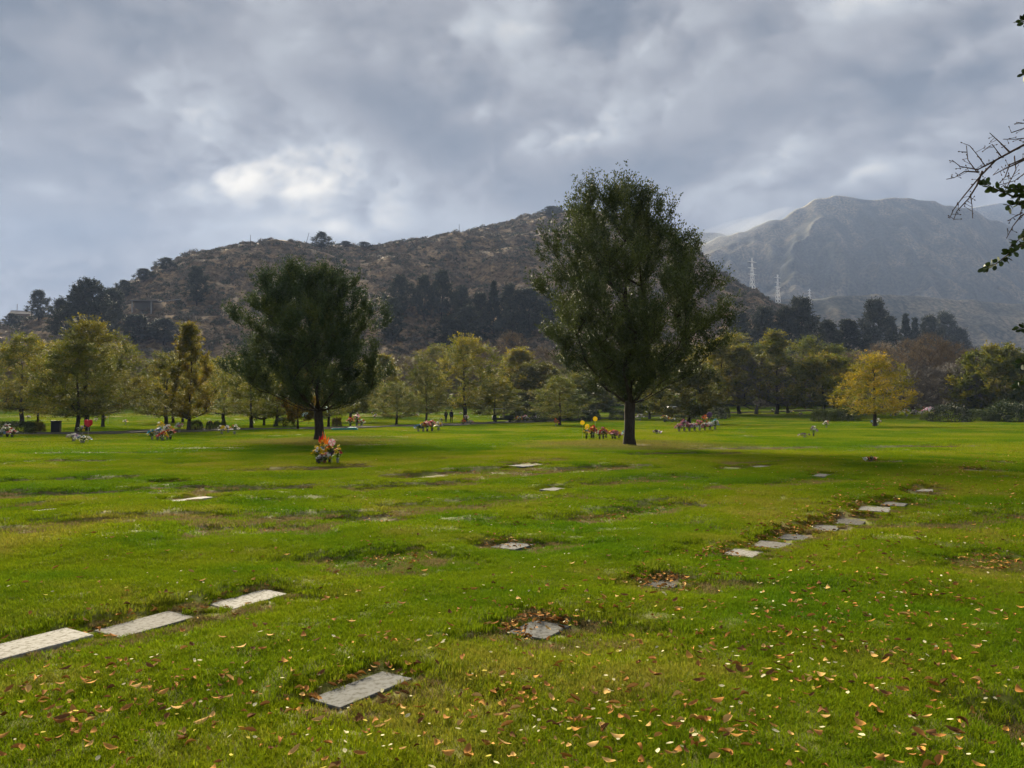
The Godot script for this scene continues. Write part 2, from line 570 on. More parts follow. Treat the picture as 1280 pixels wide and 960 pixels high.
func near_slab(x: float, z: float) -> float:   # distance to the nearest slab's edge, negative inside
	var best := 9.0
	for s in slabs:
		var dx: float = x - s[0]
		var dz: float = z - s[1]
		if absf(dx) > 1.2 or absf(dz) > 1.2: continue
		var a: float = absf(dx * s[3] - dz * s[2]) - s[4]
		var b: float = absf(dx * s[2] + dz * s[3]) - s[5]
		best = minf(best, maxf(a, b) if maxf(a, b) < 0.0 else sqrt(maxf(a, 0.0) ** 2 + maxf(b, 0.0) ** 2))
	return best

func make_grass() -> void:
	var root := thing("grass", Vector3.ZERO, "short thick lawn grass with straw-coloured blades", "grass")
	root.set_meta("kind", "stuff")
	rng.seed = 77
	var zones := [  # from, to, spacing, patch, blades, height, width
		[2.4, 11.0, 0.135, 0.30, 330, 0.042, 0.0050], [11.0, 34.0, 0.26, 0.55, 420, 0.048, 0.0085], [34.0, 128.0, 0.72, 1.5, 560, 0.062, 0.020], [128.0, 232.0, 1.7, 3.4, 700, 0.08, 0.05]]
	var tufts := []
	for zi in zones.size():
		var q: Array = zones[zi]
		var lots := [[], [], []]
		var nx := int(q[1] * 0.80 / q[2])
		var nz := int(q[1] / q[2])
		for j in nz:
			for i in range(-nx, nx + 1):
				var x: float = (i + rng.randf_range(-0.5, 0.5)) * q[2]
				var z: float = -(j + rng.randf_range(-0.5, 0.5)) * q[2]
				var d := sqrt(x * x + z * z)
				if d < q[0] or d > q[1] or absf(x) > -z * 0.76 + 0.9: continue
				if zi < 2:
					var near := near_slab(x, z)
					if near < q[3] * 0.62:
						var kk := int((q[2] / 0.048) ** 2)
						for t in kk:
							var tx := x + rng.randf_range(-0.5, 0.5) * float(q[2])
							var tz := z + rng.randf_range(-0.5, 0.5) * float(q[2])
							if near_slab(tx, tz) > rng.randf_range(-0.02, 0.03): tufts.append([tx, tz])
						continue
				if zi >= 2 and on_road(x, z): continue
				if zi < 2 and sunk(x, z) > 0.095 and rng.randf() < 0.45: continue
				lots[rng.randi() % 3].append(grass_spot(x, z))
		for k in 3:
			scatter(root, "blades", blade_patch(100 + zi * 10 + k, q[3], q[4], q[5], q[6]), lots[k])
	var spots := []
	for t in tufts:
		if sunk(t[0], t[1]) > 0.085 and rng.randf() < 0.6: continue
		spots.append(grass_spot(t[0], t[1]))
	scatter(root, "blades", blade_patch(200, 0.085, 42, 0.046, 0.005), spots)

func grass_spot(x: float, z: float) -> Array:
	var col := lawn_tint(x, z)
	var sk := sunk(x, z)
	if sk > 0.05 and worn(x, z): col = Color(0.215, 0.168, 0.07)
	var s := rng.randf_range(0.8, 1.2)
	return [Transform3D(Basis(Vector3.UP, rng.randf() * TAU).scaled(Vector3(1, s, 1)), Vector3(x, lawn(x, z), z)), col]

func scatter(parent: Node, called: String, mesh: Mesh, spots: Array) -> MultiMeshInstance3D:
	var mm := MultiMesh.new()
	mm.transform_format = MultiMesh.TRANSFORM_3D
	mm.use_colors = true
	mm.mesh = mesh
	mm.instance_count = spots.size()
	for k in spots.size():
		mm.set_instance_transform(k, spots[k][0])
		mm.set_instance_color(k, spots[k][1])
	var o := MultiMeshInstance3D.new()
	o.name = numbered(called) if parent == self else called
	o.multimesh = mm
	o.set_meta("kind", "stuff")
	parent.add_child(o, true)
	return o

const ROAD := [[-60.0, -44.0], [-42.0, -53.0], [-26.0, -63.0], [-13.5, -84.0], [-4.0, -106.0], [8.0, -126.0], [30.0, -146.0], [62.0, -160.0]]

func on_road(x: float, z: float) -> bool:
	for k in ROAD.size() - 1:
		var a := Vector2(ROAD[k][0], ROAD[k][1])
		var b := Vector2(ROAD[k + 1][0], ROAD[k + 1][1])
		if Geometry2D.get_closest_point_to_segment(Vector2(x, z), a, b).distance_to(Vector2(x, z)) < 2.6: return true
	return false

func make_road() -> void:
	var curve := Curve2D.new()
	for k in ROAD.size():
		var prev := Vector2(ROAD[maxi(k - 1, 0)][0], ROAD[maxi(k - 1, 0)][1])
		var next := Vector2(ROAD[mini(k + 1, ROAD.size() - 1)][0], ROAD[mini(k + 1, ROAD.size() - 1)][1])
		curve.add_point(Vector2(ROAD[k][0], ROAD[k][1]), (prev - next) / 6.0, (next - prev) / 6.0)
	var acc := Acc.new()
	var kerb := Acc.new()
	var n := 150
	var last := []
	for i in n + 1:
		var s := curve.get_baked_length() * i / n
		var p := curve.sample_baked(s)
		var q := curve.sample_baked(minf(s + 0.5, curve.get_baked_length())) - curve.sample_baked(maxf(s - 0.5, 0.0))
		var side := Vector2(-q.y, q.x).normalized()
		var row := []
		for w in [-2.3, -2.15, 2.15, 2.3]:
			var e: Vector2 = p + side * float(w)
			row.append(Vector3(e.x, lawn(p.x, p.y) + 0.05, e.y))
		if last:
			var up := Vector3(0, 0.09, 0)
			var down := Vector3(0, -0.25, 0)
			acc.quad(last[1], last[2], row[2], row[1])
			for e in [[0, 1], [2, 3]]:
				kerb.quad(last[e[0]] + up, last[e[1]] + up, row[e[1]] + up, row[e[0]] + up)
				kerb.quad(last[e[0]] + down, last[e[0]] + up, row[e[0]] + up, row[e[0]] + down)
				kerb.quad(last[e[1]] + up, last[e[1]] + down, row[e[1]] + down, row[e[1]] + up)
		last = row
	var m := textured(mat("old asphalt", Color(0.075, 0.07, 0.062), 0.9), noise_tex(0.05, 5, ramp([Color(0.6, 0.58, 0.55), Color(1, 1, 1)], [0.2, 0.8]), 256, 4), 0.4)
	m.metallic_specular = 0.1
	var road := struct("road", acc.done(m), "narrow grey asphalt lane crossing the lawn under the trees")
	part(road, "kerb", kerb.done(mat("worn kerb", Color(0.11, 0.10, 0.085), 0.9)))
# ---------------------------------------------------------------- trees
# grow_tree returns [wood mesh, crown mesh] for a tree of o.h metres
func grow_tree(o: Dictionary) -> Array:
	rng.seed = o.seed
	var pos := PackedVector3Array()
	var par := PackedInt32Array()
	var lead: float = o.h * o.get("lead", 0.7)
	var steps := int(lead / 0.45) + 1
	var sway := Vector2.ZERO
	for k in steps + 1:
		var t := float(k) / steps
		sway += Vector2(rng.randf_range(-1, 1), rng.randf_range(-1, 1)) * 0.05 * o.get("wiggle", 1.0)
		pos.append(Vector3(sway.x + o.get("lean", 0.0) * t * lead, t * lead, sway.y))
		par.append(k - 1)
	var tips := []
	var n_tips: int = o.tips
	var prof: Array = o.shape
	for k in n_tips:
		var t := (k + rng.randf()) / n_tips
		t = pow(t, o.get("tpow", 0.85))
		var az := k * 2.39996 + rng.randf_range(-0.5, 0.5)
		var f := t * (prof.size() - 1)
		var i0 := mini(int(f), prof.size() - 2)
		var rad: float = lerpf(prof[i0], prof[i0 + 1], f - i0) * o.rad
		rad *= sqrt(rng.randf_range(0.06, 1.0)) * (1.0 + o.get("lumpy", 0.2) * noise_mid.get_noise_2d(cos(az) * 3.0 + o.seed, sin(az) * 3.0 + t * 4.0) * 2.0)
		var y: float = o.cb + (o.h - o.cb) * t - rng.randf() * 0.04 * o.h
		if o.get("layers", 0): y = lerpf(y, o.cb + (o.h - o.cb) * (round(t * o.layers) / o.layers), 0.6)
		tips.append(Vector3(cos(az) * rad + o.get("lean", 0.0) * y, y, sin(az) * rad))
	tips.sort_custom(func(a, b): return a.y * 0.55 + Vector2(a.x, a.z).length() < b.y * 0.55 + Vector2(b.x, b.z).length())
	var paths := []
	var rise_min: float = o.get("rise", 0.3)
	for tip in tips:
		var best := -1
		var bd := 1e9
		for i in pos.size():
			var q := pos[i]
			if q.y < o.cb * o.get("fork", 0.7): continue
			var hd := Vector2(tip.x - q.x, tip.z - q.z).length()
			if tip.y - q.y < hd * rise_min: continue
			var cost: float = q.distance_to(tip) + (0.0 if i > steps else 0.35)
			if cost < bd:
				bd = cost
				best = i
		if best < 0: best = mini(int(o.cb * 0.8 / 0.45), steps)
		var q0 := pos[best]
		var dist: float = q0.distance_to(tip)
		var m := maxi(2, int(dist / o.get("seg", 0.55)))
		var bend := q0.lerp(tip, 0.5) + Vector3(0, -0.13 * dist * o.get("arch", 1.0), 0)
		var path := [best]
		for s in m:
			var t := (s + 1.0) / m
			var p := q0.lerp(bend, t).lerp(bend.lerp(tip, t), t)
			if s < m - 1: p += Vector3(rng.randf_range(-1, 1), rng.randf_range(-1, 1), rng.randf_range(-1, 1)) * 0.05 * minf(dist, 2.0)
			pos.append(p)
			par.append(path[-1])
			path.append(pos.size() - 1)
		paths.append(path)
	var load_ := PackedFloat32Array()
	load_.resize(pos.size())
	for p in paths: load_[p[-1]] += 1.0
	for i in range(pos.size() - 1, 0, -1):
		if par[i] >= 0: load_[par[i]] += load_[i]
	var wood := Acc.new()
	var thin: float = o.get("twig", 0.012)
	var tr: float = o.trunk
	var wcol: Color = o.get("bark", Color(0.05, 0.042, 0.034))
	var total := maxf(load_[0], 1.0)
	var rad_of = func(i): return maxf(thin, tr * 0.92 * pow(load_[i] / total, 0.6))
	var pts := []
	var rr := []
	for k in steps + 1:
		pts.append(pos[k])
		var flare := 1.0 + 0.55 * exp(-pos[k].y / 0.22)
		rr.append(maxf(rad_of.call(k), thin) * flare)
	pts[0].y = -0.25
	wood.tube(pts, rr, 9, wcol)
	var crown := Acc.new()
	var cols: Array = o.cols
	var sprigs: int = o.sprigs
	var per: int = o.per
	var sl: float = o.sprig_len
	var up: float = o.up
	var twigs: bool = o.get("bare", false)
	for path in paths:
		var pp := []
		var pr := []
		for i in path:
			pp.append(pos[i])
			pr.append(rad_of.call(i))
		pr[0] = pr[1]
		wood.tube(pp, pr, 5 if pr[0] > 0.04 else 3, wcol)
		var tip: Vector3 = pp[-1]
		var before: Vector3 = pp[maxi(pp.size() - 3, 0)]
		var outw := (tip - before).normalized()
		var shade := rng.randf()
		var high := clampf((tip.y - o.cb) / (o.h - o.cb), 0.0, 1.0)
		for s in int(sprigs * lerpf(1.0, o.get("airy", 1.0), smoothstep(0.5, 0.95, high))):
			var t := rng.randf()
			var seat: Vector3 = tip.lerp(before, t * t)
			var dir: Vector3 = (outw * 0.7 + Vector3(0, up, 0) + Vector3(rng.randf_range(-1, 1), rng.randf_range(-0.8, 0.8), rng.randf_range(-1, 1)) * o.get("spread", 1.0)).normalized()
			var length := sl * rng.randf_range(0.5, 1.25)
			if twigs:
				var b1: Vector3 = seat + dir * length
				crown.tube([seat, seat.lerp(b1, 0.5) + Vector3(rng.randf_range(-1, 1), rng.randf_range(-1, 1), rng.randf_range(-1, 1)) * length * 0.1, b1], [thin * 0.75, thin * 0.55, thin * 0.3], 3, wcol * rng.randf_range(0.9, 1.5))
			var col: Color = cols[mini(int((shade * 0.6 + rng.randf() * 0.4) * cols.size()), cols.size() - 1)]
			for l in per:
				var ld: Vector3 = (dir * 0.8 + Vector3(rng.randf_range(-1, 1), rng.randf_range(-1, 1), rng.randf_range(-1, 1)) * o.get("ruffle", 0.9)).normalized()
				var sd: Vector3 = ld.cross(Vector3(rng.randf_range(-1, 1), rng.randf_range(-1, 1), rng.randf_range(-1, 1)))
				if sd.length() < 0.05: continue
				sd = sd.normalized()
				var ll: float = o.leaf * rng.randf_range(0.65, 1.25)
				var g := rng.randf_range(0.75, 1.25)
				crown.leaf(seat + dir * (length * rng.randf()) + Vector3(rng.randf_range(-1, 1), rng.randf_range(-1, 1), rng.randf_range(-1, 1)) * (sl * 0.10), ld, sd, ll, ll * float(o.wide), Color(col.r * g, col.g * g, col.b * g))
	return [wood.done(), crown.done()]

func bark() -> StandardMaterial3D:
	if mats.has("bark"): return mats["bark"]
	var t := noise_tex(0.03, 5, ramp([Color(0.4, 0.38, 0.36), Color(1.0, 0.95, 0.9), Color(1.7, 1.6, 1.5)], [0.2, 0.5, 0.85]), 256, 6)
	var m := textured(mat("bark", Color.WHITE, 0.95, true), t, 1.0, false)
	m.uv1_scale = Vector3(1.6, 0.35, 1.6)
	m.metallic_specular = 0.2
	return m

func plant_tree(called: String, proto: String, where: Vector3, scale_v: Vector3, turn: float, label: String, group := "", tint := Color.WHITE, through := 0.9) -> Node3D:
	var o := thing(called, where, label, "tree", group, turn)
	o.scale = scale_v
	var p: Array = tree_protos[proto][rng.randi() % tree_protos[proto].size()] if turn != 0.0 else tree_protos[proto][0]
	part(o, "trunk", p[0], bark())
	part(o, "crown", p[1], leaf_mat("leaf %.2f %.2f %.2f" % [tint.r, tint.g, tint.b], tint, through))
	return o

func lawn_tree(called: String, proto: String, px: float, base_py: float, top_py: float, width: float, label: String, group := "", tint := Color.WHITE) -> Node3D:
	var p := on_ground(px, base_py)
	var d := -p.z
	var h := (base_py - top_py) * 0.93 / FOCAL * d
	var w := width * 1.22 / FOCAL * d
	var o: Dictionary = KINDS[proto]
	return plant_tree(called, proto, p, Vector3(w / (o.rad * 2.0), h / o.h, w / (o.rad * 2.0)), rng.randf_range(0.2, 6.0), label, group, tint)

func hill_tree(called: String, proto: String, px: float, base_py: float, top_py: float, width: float, label: String, group := "", tint := Color.WHITE) -> Node3D:
	var p := on_hill(px, base_py)
	p.y -= 0.3
	var d := -p.z
	var o: Dictionary = KINDS[proto]
	var w := width / FOCAL * d
	return plant_tree(called, proto, p, Vector3(w / (o.rad * 2.0), (base_py - top_py) / FOCAL * d / o.h, w / (o.rad * 2.0)), rng.randf_range(0.2, 6.0), label, group, tint)

const KINDS := {
	"great": {"seed": 5, "n": 1, "h": 13.3, "cb": 3.2, "lean": -0.045, "rad": 4.75, "trunk": 0.32, "lead": 0.62, "tips": 390, "shape": [0.36, 0.68, 0.92, 1.0, 0.99, 0.94, 0.86, 0.76, 0.60, 0.34], "tpow": 1.0,
		"airy": 0.55, "lumpy": 0.42, "sprigs": 23, "per": 23, "sprig_len": 1.12, "leaf": 0.125, "wide": 0.52, "up": 0.75, "rise": 0.35, "seg": 0.5, "spread": 0.85, "wiggle": 1.2, "fork": 0.85,
		"cols": [Color(0.041, 0.057, 0.019), Color(0.057, 0.076, 0.023), Color(0.076, 0.097, 0.024), Color(0.105, 0.124, 0.030)]},
	"broad": {"seed": 9, "n": 1, "h": 10.3, "cb": 2.5, "lean": -0.085, "lumpy": 0.34, "rad": 4.5, "trunk": 0.28, "lead": 0.6, "tips": 310, "shape": [0.55, 0.92, 1.0, 1.0, 0.96, 0.90, 0.82, 0.70, 0.55, 0.40], "tpow": 0.9,
		"airy": 0.8, "sprigs": 27, "per": 24, "sprig_len": 1.05, "leaf": 0.13, "wide": 0.45, "up": 0.95, "rise": 0.3, "seg": 0.5, "spread": 0.75, "fork": 1.1,
		"cols": [Color(0.039, 0.063, 0.024), Color(0.054, 0.081, 0.028), Color(0.072, 0.099, 0.028), Color(0.108, 0.129, 0.030)]},
	"lacy": {"seed": 21, "n": 3, "h": 9.0, "cb": 2.0, "rad": 3.6, "trunk": 0.17, "lead": 0.75, "tips": 110, "shape": [0.6, 1.0, 1.0, 0.95, 0.84, 0.68, 0.48, 0.2], "layers": 6, "tpow": 1.15,
		"sprigs": 13, "per": 14, "sprig_len": 1.0, "leaf": 0.19, "wide": 0.40, "up": 0.15, "rise": 0.12, "spread": 0.9,
		"cols": [Color(0.070, 0.085, 0.016), Color(0.10, 0.11, 0.018), Color(0.145, 0.135, 0.020), Color(0.20, 0.165, 0.022)]},
	"round": {"seed": 33, "n": 2, "h": 8.0, "cb": 1.4, "rad": 4.0, "trunk": 0.2, "lead": 0.5, "tips": 120, "shape": [0.6, 0.92, 1.0, 0.97, 0.86, 0.66, 0.35], "tpow": 1.0,
		"sprigs": 17, "per": 17, "sprig_len": 0.85, "leaf": 0.21, "wide": 0.55, "up": 0.35, "rise": 0.2, "spread": 1.0,
		"cols": [Color(0.062, 0.075, 0.016), Color(0.095, 0.105, 0.018), Color(0.14, 0.125, 0.020)]},
	"slender": {"seed": 41, "n": 2, "h": 11.0, "cb": 1.8, "rad": 2.1, "trunk": 0.15, "lead": 0.9, "tips": 90, "shape": [0.6, 1.0, 0.95, 0.85, 0.7, 0.5, 0.3, 0.12], "tpow": 1.0,
		"sprigs": 14, "per": 15, "sprig_len": 0.9, "leaf": 0.19, "wide": 0.5, "up": 0.7, "rise": 0.5, "spread": 0.8,
		"cols": [Color(0.095, 0.105, 0.020), Color(0.15, 0.145, 0.024), Color(0.22, 0.18, 0.026)]},
	"bare": {"seed": 51, "n": 2, "h": 8.5, "cb": 1.6, "rad": 3.8, "trunk": 0.18, "lead": 0.55, "tips": 150, "shape": [0.6, 0.95, 1.0, 0.95, 0.8, 0.6, 0.3], "tpow": 1.0, "bare": true, "twig": 0.016,
		"sprigs": 16, "per": 2, "sprig_len": 1.0, "leaf": 0.09, "wide": 0.4, "up": 0.5, "rise": 0.3, "spread": 0.8, "bark": Color(0.085, 0.075, 0.066),
		"cols": [Color(0.10, 0.08, 0.055), Color(0.15, 0.105, 0.06)]},
	"tawny": {"seed": 61, "n": 2, "h": 11.0, "cb": 1.5, "rad": 3.6, "trunk": 0.2, "lead": 0.7, "tips": 130, "shape": [0.7, 1.0, 0.95, 0.85, 0.7, 0.5, 0.25], "tpow": 1.0, "bare": true, "twig": 0.017,
		"sprigs": 14, "per": 5, "sprig_len": 1.0, "leaf": 0.13, "wide": 0.4, "up": 0.6, "rise": 0.45, "spread": 0.75, "bark": Color(0.12, 0.09, 0.062),
		"cols": [Color(0.17, 0.115, 0.045), Color(0.23, 0.155, 0.055), Color(0.14, 0.10, 0.05)]},
	"gum": {"seed": 71, "n": 3, "h": 16.0, "cb": 2.6, "rad": 4.4, "trunk": 0.3, "lead": 0.75, "tips": 85, "shape": [0.5, 0.85, 1.0, 0.95, 0.85, 0.72, 0.5, 0.25], "tpow": 0.9,
		"sprigs": 17, "per": 16, "sprig_len": 1.5, "leaf": 0.42, "wide": 0.42, "up": 0.35, "rise": 0.35, "spread": 1.0,
		"cols": [Color(0.030, 0.040, 0.020), Color(0.042, 0.052, 0.026), Color(0.058, 0.066, 0.030)]},
	"cypress": {"seed": 81, "n": 2, "h": 14.0, "cb": 0.8, "rad": 2.6, "trunk": 0.25, "lead": 0.92, "tips": 120, "shape": [0.85, 1.0, 0.95, 0.82, 0.66, 0.48, 0.28, 0.08], "tpow": 0.95,
		"sprigs": 14, "per": 15, "sprig_len": 0.9, "leaf": 0.34, "wide": 0.4, "up": 0.7, "rise": 0.4, "spread": 0.7,
		"cols": [Color(0.024, 0.034, 0.016), Color(0.034, 0.045, 0.020), Color(0.046, 0.056, 0.024)]},
}

func bush_mesh(sd: int, count: int, size: float, boxy: float, cols: Array, ruffle := 0.16) -> ArrayMesh:   # fills a 2 x 1 x 2 m dome that stands on the ground
	var r := RandomNumberGenerator.new()
	r.seed = sd
	var acc := Acc.new()
	for k in count:
		var d := Vector3(r.randf_range(-1, 1), r.randf_range(-0.15, 1), r.randf_range(-1, 1))
		if d.length() < 0.1: continue
		d = d.normalized()
		var sup := pow(pow(absf(d.x), boxy) + pow(absf(d.y), boxy) + pow(absf(d.z), boxy), -1.0 / boxy)
		var rad := sup * pow(r.randf_range(0.25, 1.0), 0.25) * (1.0 + ruffle * 2.0 * noise_mid.get_noise_3d(d.x * 4.5 + sd, d.y * 4.5, d.z * 4.5) + r.randf_range(-1, 1) * ruffle * 0.5)
		var p := Vector3(d.x * rad, maxf(d.y * rad, 0.0), d.z * rad)
		var ld := (d * 0.6 + Vector3(r.randf_range(-1, 1), r.randf_range(-0.4, 1), r.randf_range(-1, 1))).normalized()
		var sv := ld.cross(Vector3(r.randf_range(-1, 1), r.randf_range(-1, 1), r.randf_range(-1, 1)))
		if sv.length() < 0.05: continue
		var g := r.randf_range(0.75, 1.3)
		var col: Color = cols[r.randi() % cols.size()]
		var ll := size * r.randf_range(0.6, 1.3)
		acc.leaf(p, ld, sv.normalized(), ll, ll * 0.55, Color(col.r * g, col.g * g, col.b * g))
	return acc.done()

func bush(called: String, proto: String, px: float, base_py: float, w: float, h: float, label: String, group := "", tint := Color.WHITE, deep := 1.0) -> Node3D:
	var p := on_ground(px, base_py)
	var k := -p.z / FOCAL
	var o := thing(called, p, label, "bush", group, rng.randf_range(0.1, 6.0) if proto != "hedge" else 0.0)
	var sv := Vector3(w * k / 2.0, h * k, w * k / 2.0 * deep)
	var st := Acc.new()
	for s in 5:
		var a := s * 1.3
		st.tube([Vector3(cos(a) * 0.05, -0.08, sin(a) * 0.05), Vector3(cos(a) * 0.3 * sv.x, sv.y * 0.5, sin(a) * 0.3 * sv.x)], [0.04, 0.015], 4, Color(0.06, 0.045, 0.035))
	part(o, "stem", st.done(), bark())
	var f := part(o, "foliage", tree_protos[proto][0][1], leaf_mat("leaf %.2f %.2f %.2f" % [tint.r, tint.g, tint.b], tint, 0.55))
	f.scale = sv
	return o

func make_protos() -> void:
	for kind in KINDS:
		var o: Dictionary = KINDS[kind]
		tree_protos[kind] = []
		for k in o.n:
			var q: Dictionary = o.duplicate()
			q.seed = o.seed + k * 7
			tree_protos[kind].append(grow_tree(q))
	var dark := [Color(0.022, 0.032, 0.012), Color(0.032, 0.044, 0.015), Color(0.045, 0.058, 0.018)]
	var olive := [Color(0.055, 0.070, 0.018), Color(0.080, 0.090, 0.022), Color(0.045, 0.06, 0.016)]
	tree_protos["clipped"] = [[null, bush_mesh(3, 5200, 0.075, 2.6, dark, 0.05)]]
	tree_protos["hedge"] = [[null, bush_mesh(4, 6500, 0.07, 5.0, dark, 0.05)]]
	tree_protos["loose"] = [[null, bush_mesh(6, 4200, 0.10, 2.2, olive, 0.2)]]
# ---------------------------------------------------------------- graves and fallen leaves
const TURN := 0.56
# pixel x, pixel y, length, width, tone, sink, leaves, label
const GRAVES := [
	[454, 850, 0.60, 0.27, "slate", 0.06, 40, "blue-grey grave slab with brown leaves banked along its far edge"],
	[38, 800, 0.70, 0.38, "white", 0.06, 6, "whitest grave slab of the row of three, at its end beside the leaf-strewn corner"],
	[182, 770, 0.64, 0.34, "pale", 0.07, 14, "weathered grey grave slab between two white slabs of a row"],
	[311, 741, 0.62, 0.31, "white", 0.065, 12, "cream-white grave slab at the far end of the row of three"],
	[674, 772, 0.42, 0.34, "slate", 0.10, 130, "slate grave slab half buried in a leaf-filled hollow"],
	[829, 718, 0.34, 0.30, "dark", 0.11, 120, "dark grave slab almost hidden under a heap of brown leaves"],
	[640, 672, 0.52, 0.38, "slate", 0.12, 60, "blue-grey grave slab in a deep hollow with leaves at its back"],
	[929, 686, 0.50, 0.36, "white", 0.06, 22, "bright white grave slab that begins the long row of slabs"],
	[964, 675, 0.54, 0.40, "pale", 0.07, 26, "grey grave slab second in the long row of slabs"],
	[993, 664, 0.50, 0.36, "slate", 0.09, 52, "slate grave slab third in the long row, covered with leaves"],
	[1032, 653, 0.54, 0.36, "pale", 0.09, 40, "narrow pale grave slab fourth in the long row beside a dark gap"],
	[1064, 645, 0.66, 0.40, "dark", 0.09, 30, "dark stained grave slab fifth in the long row"],
	[1094, 632, 0.66, 0.46, "white", 0.06, 30, "largest white grave slab in the middle of the long row"],
	[1118, 625, 0.50, 0.36, "pale", 0.08, 22, "tan grave slab just beyond the largest white slab"],
	[1147, 615, 0.62, 0.30, "pale", 0.07, 12, "front one of two parallel narrow grave slabs"],
	[1157, 609, 0.66, 0.30, "white", 0.07, 16, "rear one of two parallel narrow grave slabs"],
	[1215, 585, 0.70, 0.44, "pale", 0.08, 60, "tan grave slab with a heap of leaves on its near corner"],
	[1249, 577, 0.86, 0.50, "slate", 0.06, 26, "blue-grey grave slab near the far end of the long row"],
	[1283, 566, 0.8, 0.5, "pale", 0.06, 20, "pale grave slab that closes the long row"],
	[237, 620, 0.82, 0.34, "white", 0.07, 4, "long thin white grave slab alone on open grass"],
	[54, 635, 0.46, 0.26, "white", 0.05, 2, "small white grave slab at the end of a shallow ditch"],
	[209, 600, 0.34, 0.25, "pale", 0.10, 3, "tiny grey grave slab in a dark hollow"],
	[691, 609, 0.6, 0.34, "pale", 0.05, 3, "pale grave slab below the largest tree"],
	[657, 579, 1.2, 0.66, "slate", 0.07, 26, "mauve-grey grave slab beyond a straw-coloured ditch"],
	[912, 584, 1.0, 0.42, "pale", 0.06, 8, "flat tan grave slab at the end of a straw-coloured line"],
	[948, 581, 1.0, 0.42, "white", 0.06, 4, "white grave slab beside the flat tan slab"],
	[1011, 571, 1.0, 0.5, "white", 0.05, 4, "white grave slab alone on the bright grass beyond the tan slab"],
	[1027, 592, 0.7, 0.3, "pale", 0.05, 6, "thin grey grave slab sunk in the grass before a leaf clump"],
	[500, 546, 2.2, 0.9, "white", 0.05, 0, "white grave slab before the lane, near the people"],
	[635, 552, 2.0, 0.8, "pale", 0.05, 0, "pale grave slab on the far lawn between the two big trees"],
	[890, 546, 1.8, 0.8, "white", 0.04, 0, "white grave slab before the pink flower bank"],
	[950, 552, 2.2, 0.8, "white", 0.04, 0, "white grave slab with a dark pot beside it"],
]
# hollows without a slab: pixel x, pixel y, half length, half width, turn, depth, leaves
const HOLLOWS := [
	[485, 692, 0.55, 0.30, 0.9, 0.10, 46], [462, 641, 0.45, 0.28, 0.9, 0.15, 14], [330, 655, 0.8, 0.28, 1.2, 0.11, 6], [300, 608, 1.6, 0.18, 1.1, 0.13, 24], [785, 636, 1.3, 0.22, 0.9, 0.11, 70], [590, 586, 2.2, 0.35, 1.1, 0.12, 60],
	[705, 585, 2.6, 0.35, 1.0, 0.12, 60], [120, 612, 2.2, 0.2, 1.1, 0.10, 10], [205, 640, 1.4, 0.22, 1.15, 0.09, 8], [800, 598, 1.4, 0.25, 1.0, 0.08, 24], [880, 690, 0.5, 0.3, 0.6, 0.05, 34], [1240, 700, 0.5, 0.3, 0.8, 0.07, 80],
	[1090, 576, 0.7, 0.4, 0.8, 0.08, 30], [1279, 905, 0.20, 0.06, 0.05, 0.10, 10], [640, 650, 0.5, 0.3, 0.9, 0.05, 6], [450, 556, 3.0, 0.3, 1.2, 0.12, 0], [150, 565, 3.0, 0.3, 1.3, 0.12, 0], [950, 560, 3.0, 0.3, 1.3, 0.12, 0], [60, 598, 2.0, 0.3, 1.2, 0.12, 0],
	[1150, 557, 3.0, 0.35, 1.3, 0.12, 0], [380, 585, 1.8, 0.3, 1.2, 0.10, 8], [520, 605, 1.5, 0.25, 1.1, 0.09, 12], [240, 560, 2.5, 0.3, 1.3, 0.12, 0], [600, 625, 0.9, 0.25, 1.0, 0.07, 8], [1000, 600, 1.2, 0.3, 1.0, 0.08, 26], [860, 566, 2.6, 0.35, 1.2, 0.10, 12],
]
